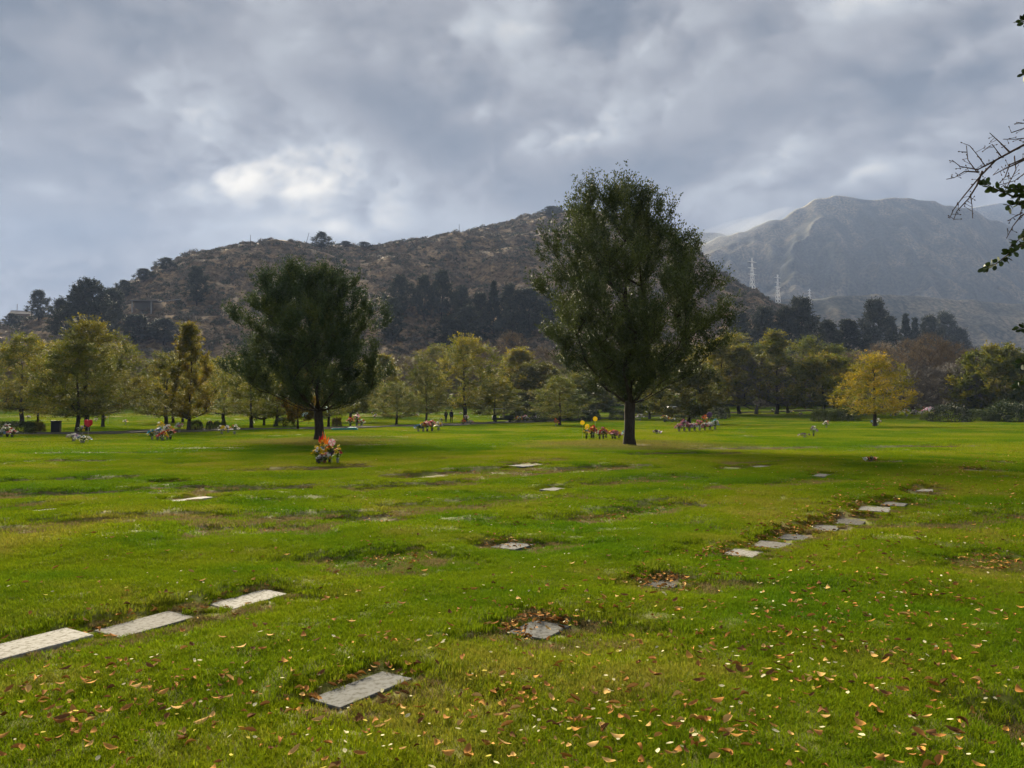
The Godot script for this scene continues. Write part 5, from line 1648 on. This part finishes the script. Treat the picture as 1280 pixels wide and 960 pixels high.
# ---------------------------------------------------------------- the scene
func _ready() -> void:
	var cam := Camera3D.new()
	cam.name = "camera"
	cam.fov = rad_to_deg(2.0 * atan(480.0 / FOCAL))
	cam.near = 0.1
	cam.far = 12000.0
	cam.position = Vector3(0, EYE, 0)
	cam.rotation.x = PITCH
	add_child(cam)
	var sun := DirectionalLight3D.new()
	sun.name = "sun"
	sun.light_energy = 0.5
	sun.light_angular_distance = 34.0
	sun.light_color = Color(1.0, 0.94, 0.82)
	sun.shadow_enabled = true
	add_child(sun)
	sun.look_at_from_position(ray(335, 165).normalized() * 50.0, Vector3.ZERO)
	var env := Environment.new()
	env.background_mode = Environment.BG_SKY
	env.tonemap_mode = Environment.TONE_MAPPER_LINEAR
	env.tonemap_exposure = 16.5
	env.sdfgi_enabled = true
	env.ssao_enabled = true
	env.ssil_enabled = true
	env.fog_enabled = true
	env.fog_density = 0.00017
	env.background_energy_multiplier = 0.043
	env.fog_light_color = Color(0.70, 0.80, 1.0)
	env.volumetric_fog_enabled = true
	env.volumetric_fog_density = 0.0
	var sm := PanoramaSkyMaterial.new()
	sm.panorama = make_sky()
	var sky := Sky.new()
	sky.sky_material = sm
	env.sky = sky
	var we := WorldEnvironment.new()
	we.name = "world_environment"
	we.environment = env
	add_child(we)

	for q in [[noise_wide, 0.055, 2, 1], [noise_mid, 0.42, 3, 2], [noise_small, 1.9, 2, 3], [noise_tint, 0.075, 3, 4], [noise_rock, 0.006, 4, 5]]:
		q[0].noise_type = FastNoiseLite.TYPE_SIMPLEX_SMOOTH
		q[0].frequency = q[1]
		q[0].fractal_octaves = q[2]
		q[0].seed = q[3]
	print("sky ", Time.get_ticks_msec())
	make_graves()
	print("graves ", Time.get_ticks_msec())
	make_ground()
	print("ground ", Time.get_ticks_msec())
	make_hills()
	make_road()
	print("hills ", Time.get_ticks_msec())
	make_grass()
	print("grass ", Time.get_ticks_msec())
	make_protos()
	print("protos ", Time.get_ticks_msec())
	make_vegetation()
	print("vegetation ", Time.get_ticks_msec())
	make_objects()
	make_flowers()
	overhanging_tree()
	lay_leaves()
	print("done ", Time.get_ticks_msec())

func make_objects() -> void:
	var s2 := on_ground(562, 528.5)
	person(on_ground(557.5, 528), 0.5, 1.70, skeleton(0.10, 0.9), "person in black walking beside a taller companion on the lawn", Color(0.014, 0.014, 0.016), Color(0.012, 0.012, 0.014))
	person(Vector3(s2.x + 0.25, s2.y, s2.z), -0.3, 1.80, skeleton(0.06, 0.3), "taller person in dark navy clothes standing beside a companion in black", Color(0.012, 0.014, 0.022), Color(0.012, 0.013, 0.018))
	cart(on_ground(628, 527.5), 0.15)
	car(on_ground(393, 522), 0.2, Color(0.30, 0.48, 0.48), "pale teal van parked behind the broad dark tree", true)
	car(on_ground(822, 517.5), 0.1, Color(0.55, 0.56, 0.57), "silver car parked beyond the lawn past the big trunk")
	car(on_ground(838, 517), 0.05, Color(0.62, 0.62, 0.60), "white car parked beside the silver car")
	umbrella(on_ground(135, 530), 1.1, 2.2, [Color(0.72, 0.71, 0.68)], "white parasol on the lawn behind the trees along the lane")
	umbrella(on_ground(1163, 523), 1.1, 1.9, [Color(0.72, 0.66, 0.68), Color(0.66, 0.40, 0.48)], "pink and white striped parasol behind the dark round bush")
	bin(on_ground(70, 541))
	border(on_ground(431, 538), 0.12, 2.1, 0.9)
	var hp := [[940, 322, 1125.0, 0.0, "tall lattice power pylon behind the hill shoulder"], [972, 343, 1125.0, 0.0, "middle lattice power pylon of a receding line"], [1012, 361, 1125.0, 0.0, "smallest lattice power pylon of a receding line"]]
	for q in hp:
		var top := at(q[0], q[1], q[2])
		var foot := rise(top.x, top.z, SPUR, 780.0, 1150.0, 18.0, 1.4) - 1.0
		pylon(Vector3(top.x, foot, top.z), top.y - foot, q[4])
	pole(on_hill(515, 476), 7.2, 0.0, 2, Color(0.5, 0.49, 0.46), "pale concrete utility pole with two cross arms at the hill foot")
	pole(on_hill(382, 303), 8.0, 0.28, 0, Color(0.06, 0.055, 0.05), "leaning thin pole on the hill crest")
	pole(on_hill(313, 309), 7.0, 0.0, 0, Color(0.06, 0.055, 0.05), "upright thin pole on the hill crest")
	pole(on_hill(21, 402), 11.0, 0.0, 0, Color(0.10, 0.09, 0.08), "thin mast beside the brown cabin")
	pole(on_hill(574, 291), 6.0, 0.0, 0, Color(0.06, 0.055, 0.05), "short thin pole high on the hill crest")
	for q in [[925, 290, 300, 44], [955, 275, 120, 22], [885, 303, 300, 60]]:
		var f := FogVolume.new()
		f.name = numbered("cloud")
		f.shape = RenderingServer.FOG_VOLUME_SHAPE_ELLIPSOID
		f.size = Vector3(q[2], q[3], 200)
		var fm := FogMaterial.new()
		fm.density = 0.0006
		fm.albedo = Color(0.95, 0.96, 0.98)
		f.material = fm
		f.position = at(q[0], q[1], 1930)
		f.rotation.z = 0.38
		add_child(f)
		tag(f, "torn wisp of low cloud caught on the mountain shoulder", "", "", "stuff")
	shelter(on_hill(182, 392))
	cabin(on_hill(27, 397))

func make_vegetation() -> void:
	rng.seed = 2024
	# the two big lawn trees
	var p := on_ground(787, 557.5)
	plant_tree("great_tree", "great", p, Vector3(0.85, 0.93, 0.85), 0.0, "largest dark evergreen tree with a spiky airy top, alone on the lawn")
	p = on_ground(398, 550)
	plant_tree("broad_tree", "broad", p, Vector3(0.98, 0.955, 0.98), 0.0, "broad dark green tree with a dense rounded crown behind the bright flowers")
	var Y := Color(1.4, 1.35, 0.75)
	var G := Color(1.02, 1.12, 0.75)
	var O := Color(1.5, 1.02, 0.55)
	var along := "trees along the lane and lawn edge"
	for q in [
		[27, 532, 416, 92, "lacy", Y, "yellow-green tree with a leaning trunk behind the clipped hedge"], [47, 530, 452, 50, "lacy", Y, "small thin tree next to the leaning yellow-green tree"], [95, 541, 425, 90, "lacy", G, "dark green tree beside the black bin"], [109, 539, 396, 108, "lacy", Color(0.9, 0.9, 0.8), "tallest yellow-green tree of the lane, over the red heart balloon"], [128, 534, 438, 70, "lacy", G, "dark tree with a slanting trunk beside the white parasol"],
		[209, 537, 438, 84, "lacy", Color(0.95, 0.95, 0.8), "spreading tree with flat layers behind the many-coloured grave"], [235, 539, 398, 54, "slender", Color(1.1, 1.0, 0.8), "slender yellow tree with a tall sparse top"], [217, 529, 448, 60, "lacy", Y, "yellow tree farther back past the slender tree"], [228, 528, 455, 50, "round", Y, "small yellow tree back past the slender tree"], [280, 533, 446, 76, "lacy", Y, "bright yellow-green tree left bare of shade beside the broad dark tree"],
		[314, 536, 440, 80, "lacy", G, "dark-trunked tree half hidden by the broad dark tree"], [345, 533, 452, 74, "lacy", G, "forked tree under the broad dark crown"], [330, 532, 450, 50, "round", G, "low tree behind the broad dark crown"], [372, 536, 452, 44, "round", O, "small orange-tinged tree by the small clipped bush"], [411, 534, 455, 60, "lacy", G, "straight tree just behind the broad dark trunk"],
		[438, 528, 450, 66, "lacy", G, "leaning tree behind the turquoise border"], [448, 528, 462, 66, "lacy", G, "thick-trunked tree behind the turquoise border"], [495, 531, 476, 56, "lacy", G, "small dark tree between turquoise border and the people"], [532, 530, 452, 52, "lacy", Color(0.85, 0.9, 0.8), "grey-trunked tree beside the two people"], [582, 528, 418, 92, "lacy", Y, "large golden-green tree beside the people"], [618, 528, 472, 70, "lacy", G, "dark low tree in front of the cart"],
		[648, 522, 432, 70, "slender", Y, "tall yellow tree behind the cart"], [700, 532, 470, 66, "lacy", G, "thin-trunked dark green tree before the round bushes"], [668, 523, 452, 78, "round", Color(1.25, 1.1, 0.7), "bright yellow tree behind the round bushes"], [722, 522, 465, 60, "lacy", G, "dark tree between the round bushes and the big trunk"], [742, 522, 468, 60, "round", G, "low dark tree behind the big crown"], [812, 524, 470, 54, "round", G, "dark tree just past the big trunk"],
		[861, 530, 448, 84, "round", Color(0.95, 0.95, 0.8), "round yellow-green tree over the dark hedge"], [900, 518, 420, 56, "slender", Y, "tall feathery yellow tree behind the dark hedge"], [925, 518, 428, 56, "slender", Color(0.95, 1.0, 0.8), "feathery green tree next to the tall yellow one"], [970, 518, 408, 58, "slender", Color(1.0, 1.05, 0.8), "tallest pale green feathery tree at the far lawn edge"], [1030, 519, 440, 92, "round", Color(1.7, 1.55, 0.7), "round olive-gold tree behind the row of low bushes"],
		[1094, 533, 440, 82, "lacy", Color(2.0, 1.65, 0.5), "golden orange autumn tree on the lawn"], [1250, 521, 428, 86, "round", Color(1.5, 1.45, 0.75), "round green-gold tree behind the leafy bushes"], [1285, 522, 445, 60, "round", G, "dark green tree beside the green-gold tree"], [800, 518, 430, 60, "slender", G, "feathery dark tree behind the big crown"], [480, 520, 440, 50, "slender", Y, "thin yellow tree beyond the broad dark tree"], [1210, 519, 455, 50, "round", Color(0.9, 0.9, 0.7), "small olive tree behind the dark round bush"],
	]:
		lawn_tree("lawn_tree", q[4], q[0], q[1], q[2], q[3], q[6], along, q[5])
	for q in [[945, 518, 448, 84, "grey bare tree with fine twigs beside the dark hedge"], [985, 517, 455, 70, "grey bare tree next to the tallest feathery tree"], [1140, 518, 448, 84, "bare grey tree right behind the golden tree"], [1170, 518, 455, 84, "bare grey tree behind the flower graves"], [1195, 519, 452, 70, "bare grey tree near the dark round bush"], [1118, 519, 462, 60, "low bare grey tree half hidden by the golden tree"]]:
		lawn_tree("bare_tree", "bare", q[0], q[1], q[2], q[3], q[4], "bare grey trees", Color.WHITE)
	var far := "trees in the belt beyond the lawn"
	for q in [[1105, 510, 424], [1138, 509, 420], [1165, 508, 412], [1190, 509, 424], [1212, 510, 434], [1225, 508, 430], [1150, 506, 428], [1178, 505, 424], [560, 505, 440], [600, 505, 425], [625, 504, 432], [500, 506, 440], [640, 503, 410], [680, 504, 430], [30, 508, 446], [160, 506, 440], [70, 507, 448], [270, 505, 452], [1000, 507, 440], [1065, 508, 436]]:
		lawn_tree("tawny_tree", "tawny", q[0], q[1], q[2], 62, "tawny half-bare tree in the belt beyond the lawn", far, Color.WHITE)
	for q in [[10, 506, 432, Y], [150, 505, 428, Y], [190, 506, 450, G], [255, 505, 446, Y], [300, 505, 452, G], [350, 505, 455, G], [470, 505, 450, Y], [520, 505, 445, Y], [545, 504, 430, Y], [575, 504, 440, G], [710, 504, 440, G], [760, 505, 445, G], [830, 504, 430, Y], [880, 504, 430, Y], [915, 504, 415, Y], [950, 504, 430, G], [1010, 505, 420, G], [1045, 505, 430, G], [1080, 505, 440, G], [1270, 506, 440, Y], [-20, 507, 430, Y], [75, 505, 425, Y], [115, 504, 420, Y]]:
		lawn_tree("belt_tree", "lacy", q[0], q[1], q[2], 74, "olive leafy tree in the belt beyond the lawn", "olive trees in the belt beyond the lawn", q[3])
	# dark trees behind the belt, and on the hill
	var D := Color.WHITE
	for q in [
		[1002, 462, 374, 52, "gum", "broad dark gum tree at the foot of the hill shoulder"], [982, 460, 385, 36, "gum", "dark gum tree touching the hill shoulder"], [1060, 462, 400, 54, "cypress", "dark wide conifer between the gum trees"], [1094, 462, 376, 46, "gum", "tallest gum tree with an open crown against the mountain"], [1112, 462, 398, 34, "gum", "smaller gum tree leaning on the tallest one"], [1133, 462, 393, 22, "cypress", "pointed cypress left of its lower twin"], [1145, 462, 398, 20, "cypress", "lower pointed cypress of a pair"],
		[1163, 462, 396, 34, "gum", "bushy gum tree past the cypress pair"], [1182, 464, 389, 40, "gum", "gum tree with a ragged crown past the cypress pair"], [1200, 464, 402, 34, "gum", "low gum tree closing the dark row"], [1234, 462, 415, 30, "gum", "small round dark tree beyond the end of the row"], [1035, 462, 402, 40, "gum", "low dark gum tree beside the wide conifer"], [955, 458, 385, 44, "gum", "dark gum tree low on the hill shoulder"], [925, 455, 392, 40, "gum", "dark tree behind the big crown on the hill shoulder"], [1255, 462, 425, 40, "gum", "low dark tree beside the small round one"],
		[402, 312, 291, 24, "gum", "lone round dark tree standing on the hill crest"], [246, 382, 334, 30, "gum", "dark upright tree high on the slope past the shelter"], [500, 398, 346, 38, "gum", "dark tree at the start of the slope grove"], [530, 400, 345, 28, "gum", "narrow dark tree in the slope grove"], [552, 400, 340, 34, "gum", "tallest dark tree of the slope grove"], [577, 410, 358, 30, "gum", "low dark tree in the slope grove"], [600, 415, 368, 34, "gum", "grey-green tree below the slope grove"], [617, 418, 353, 24, "cypress", "pointed dark tree at the middle of the slope grove"], [638, 420, 358, 40, "gum", "wide dark tree of the slope grove"],
		[662, 420, 362, 44, "gum", "dark tree of the slope grove next to the big crown"], [690, 425, 366, 44, "gum", "dark tree of the slope grove behind the big crown"], [585, 440, 385, 46, "gum", "grey-green tree below the middle of the slope grove"], [640, 440, 390, 46, "gum", "grey-green tree below the wide dark tree"], [560, 440, 395, 40, "gum", "small tree below the tallest of the slope grove"], [490, 430, 375, 34, "gum", "grey tree beside the broad dark crown on the slope"],
		[112, 430, 350, 62, "gum", "large dark tree on the low slope left by the shelter"], [95, 430, 358, 34, "gum", "dark tree touching the large one on the low slope"], [76, 425, 374, 34, "gum", "dark tree between the cabin and the large tree"], [48, 402, 364, 28, "gum", "open-branched tree beside the cabin"], [140, 420, 362, 40, "gum", "dark tree on the low slope beside the shelter"], [155, 372, 350, 24, "gum", "small dark tree on the ridge above the shelter"], [180, 352, 336, 26, "gum", "low dark tree on the ridge"], [208, 338, 322, 26, "gum", "bushy dark tree on the ridge"], [170, 430, 395, 50, "gum", "grey thicket tree under the shelter"], [205, 432, 400, 50, "gum", "grey-green thicket tree past the shelter"], [15, 408, 392, 22, "gum", "low dark tree behind the cabin"], [432, 303, 296, 18, "gum", "small crooked tree on the hill crest"], [455, 304, 296, 18, "gum", "flat-topped small tree on the hill crest"], [690, 270, 258, 28, "gum", "dark clump on the highest crest beside the big crown"],
	]:
		hill_tree("dark_tree", q[4], q[0], q[1], q[2], q[3], q[5], "dark trees behind the belt and on the hill", D)
	# clipped and loose bushes
	bush("clipped_hedge", "hedge", 12, 543, 58, 16, "long low clipped dark hedge by the lane", "", Color.WHITE, 0.5)
	bush("clipped_bush", "clipped", 41, 540, 18, 14, "small round dark bush next to the clipped hedge")
	bush("loose_bush", "loose", 50, 540, 12, 14, "small ochre bush beside the small round dark one", "", Color(1.5, 1.1, 0.7))
	for q in [[245, 538, 17, 13, "dark round bush at the foot of the slender tree"], [262, 538, 9, 12, "narrow bush next to the foot of the slender tree"], [271, 537, 9, 11, "narrow bush second from the slender tree"], [279, 537, 8, 11, "narrow bush third from the slender tree"]]:
		bush("clipped_bush", "clipped", q[0], q[1], q[2], q[3], q[4])
	bush("clipped_bush", "clipped", 356, 534, 26, 13, "wide clipped bush behind the broad dark trunk")
	bush("clipped_bush", "loose", 421, 533, 12, 12, "red-brown planter bush beside the turquoise border", "", Color(1.2, 0.6, 0.7))
	for q in [[647, 527, 22, 14, "round dark bush next to the cart"], [668, 527, 28, 15, "large round dark bush second from the cart"], [697, 526, 26, 15, "reddish round bush third from the cart"], [726, 526, 34, 14, "round dark bush before the dark trees near the big trunk"], [738, 525, 26, 14, "round dark bush next to the big crown's shade"], [772, 525, 22, 13, "round dark bush half behind the big trunk"]]:
		bush("round_bush", "clipped", q[0], q[1], q[2], q[3], q[4], "", Color(1.3, 0.85, 0.9) if q[0] == 697 else Color.WHITE)
	bush("dark_hedge", "hedge", 843, 527, 26, 17, "dark clipped hedge block under the round yellow-green tree", "", Color.WHITE, 0.6)
	bush("dark_hedge", "clipped", 885, 524, 52, 17, "long dark rounded hedge behind the pink bank", "", Color.WHITE, 0.5)
	bush("clipped_bush", "clipped", 907, 523, 12, 15, "small olive bush at the end of the long dark hedge", "", Color(1.5, 1.3, 1.0))
	for q in [[1024, 527, 20, 17, 1.2, "leafy green bush at the start of the low row"], [1038, 526, 17, 15, 1.6, "olive bush second in the low row"], [1052, 526, 20, 16, 1.2, "green bush third in the low row"], [1066, 526, 17, 17, 1.8, "yellowish bush that ends the low row"]]:
		bush("row_bush", "loose", q[0], q[1], q[2], q[3], q[5], "", Color(q[4], q[4], 0.9))
	bush("dark_bush", "clipped", 1187, 527, 46, 22, "large dark round bush before the far flowers")
	bush("clipped_bush", "clipped", 1218, 526, 28, 15, "mid-green round clipped bush beside the large dark one", "", Color(1.6, 1.7, 1.1))
	bush("loose_bush", "loose", 1158, 526, 14, 10, "yellow-green tuft beside the large dark bush", "", Color(1.8, 1.8, 1.0))
	bush("leafy_bush", "loose", 1258, 527, 46, 26, "tall leafy green bush at the end of the bushes", "", Color(0.75, 0.9, 0.9))
	bush("leafy_bush", "loose", 1240, 527, 18, 10, "low leafy bush in front of the tall leafy one", "", Color(0.8, 0.9, 0.8))
	var back := "clipped bushes along the far edge of the lawn"
	for k in 26:
		var x := -20 + k * 52 + rng.randf_range(-14, 14)
		bush("far_bush", "loose", x, 507.5, rng.randf_range(44, 70), rng.randf_range(10, 17), "low dark shrub in the shady line along the far lawn edge", back, Color.WHITE, 0.5)
	# dry scrub on the hill: nobody could count it
	var shrub := bush_mesh(12, 90, 0.42, 2.0, [Color(0.9, 0.9, 0.9), Color(1.1, 1.1, 1.05), Color(0.75, 0.78, 0.75)], 0.3)
	shrub.surface_set_material(0, leaf_mat("scrub", Color.WHITE, 0.3))
	var spots := []
	rng.seed = 99
	while spots.size() < 20000:
		var px := rng.randf_range(-150, 1200)
		var dz := rng.randf_range(264, 720)
		if rng.randf() > dz / 720.0: continue
		var x := (px - 640.0) / FOCAL * dz
		if dz > table(RIDGE_FAR, px) * 1.02: continue
		var dens := noise_mid.get_noise_2d(x * 0.16, dz * 0.16) + 0.5 * noise_mid.get_noise_2d(x * 0.6 + 50.0, dz * 0.6)
		if dens < rng.randf_range(-0.55, 0.25): continue
		var s := rng.randf_range(0.55, 1.0) * (1.9 if rng.randf() < 0.12 else 1.15)
		var tone := rng.randf()
		var col := Color(0.125, 0.110, 0.070).lerp(Color(0.225, 0.175, 0.118), tone) * rng.randf_range(0.7, 1.2)
		if rng.randf() < 0.3: col = Color(0.070, 0.078, 0.042) * rng.randf_range(0.8, 1.3)
		spots.append([Transform3D(Basis(Vector3.UP, rng.randf() * TAU).scaled(Vector3(s * 1.25, s * 1.35, s * 1.25)), Vector3(x, hill(x, -dz) - 0.1, -dz)), col])
	var sc := scatter(self, "scrub", shrub, spots)
	tag(sc, "grey-brown dry scrub covering the hillside", "scrub", "", "stuff")
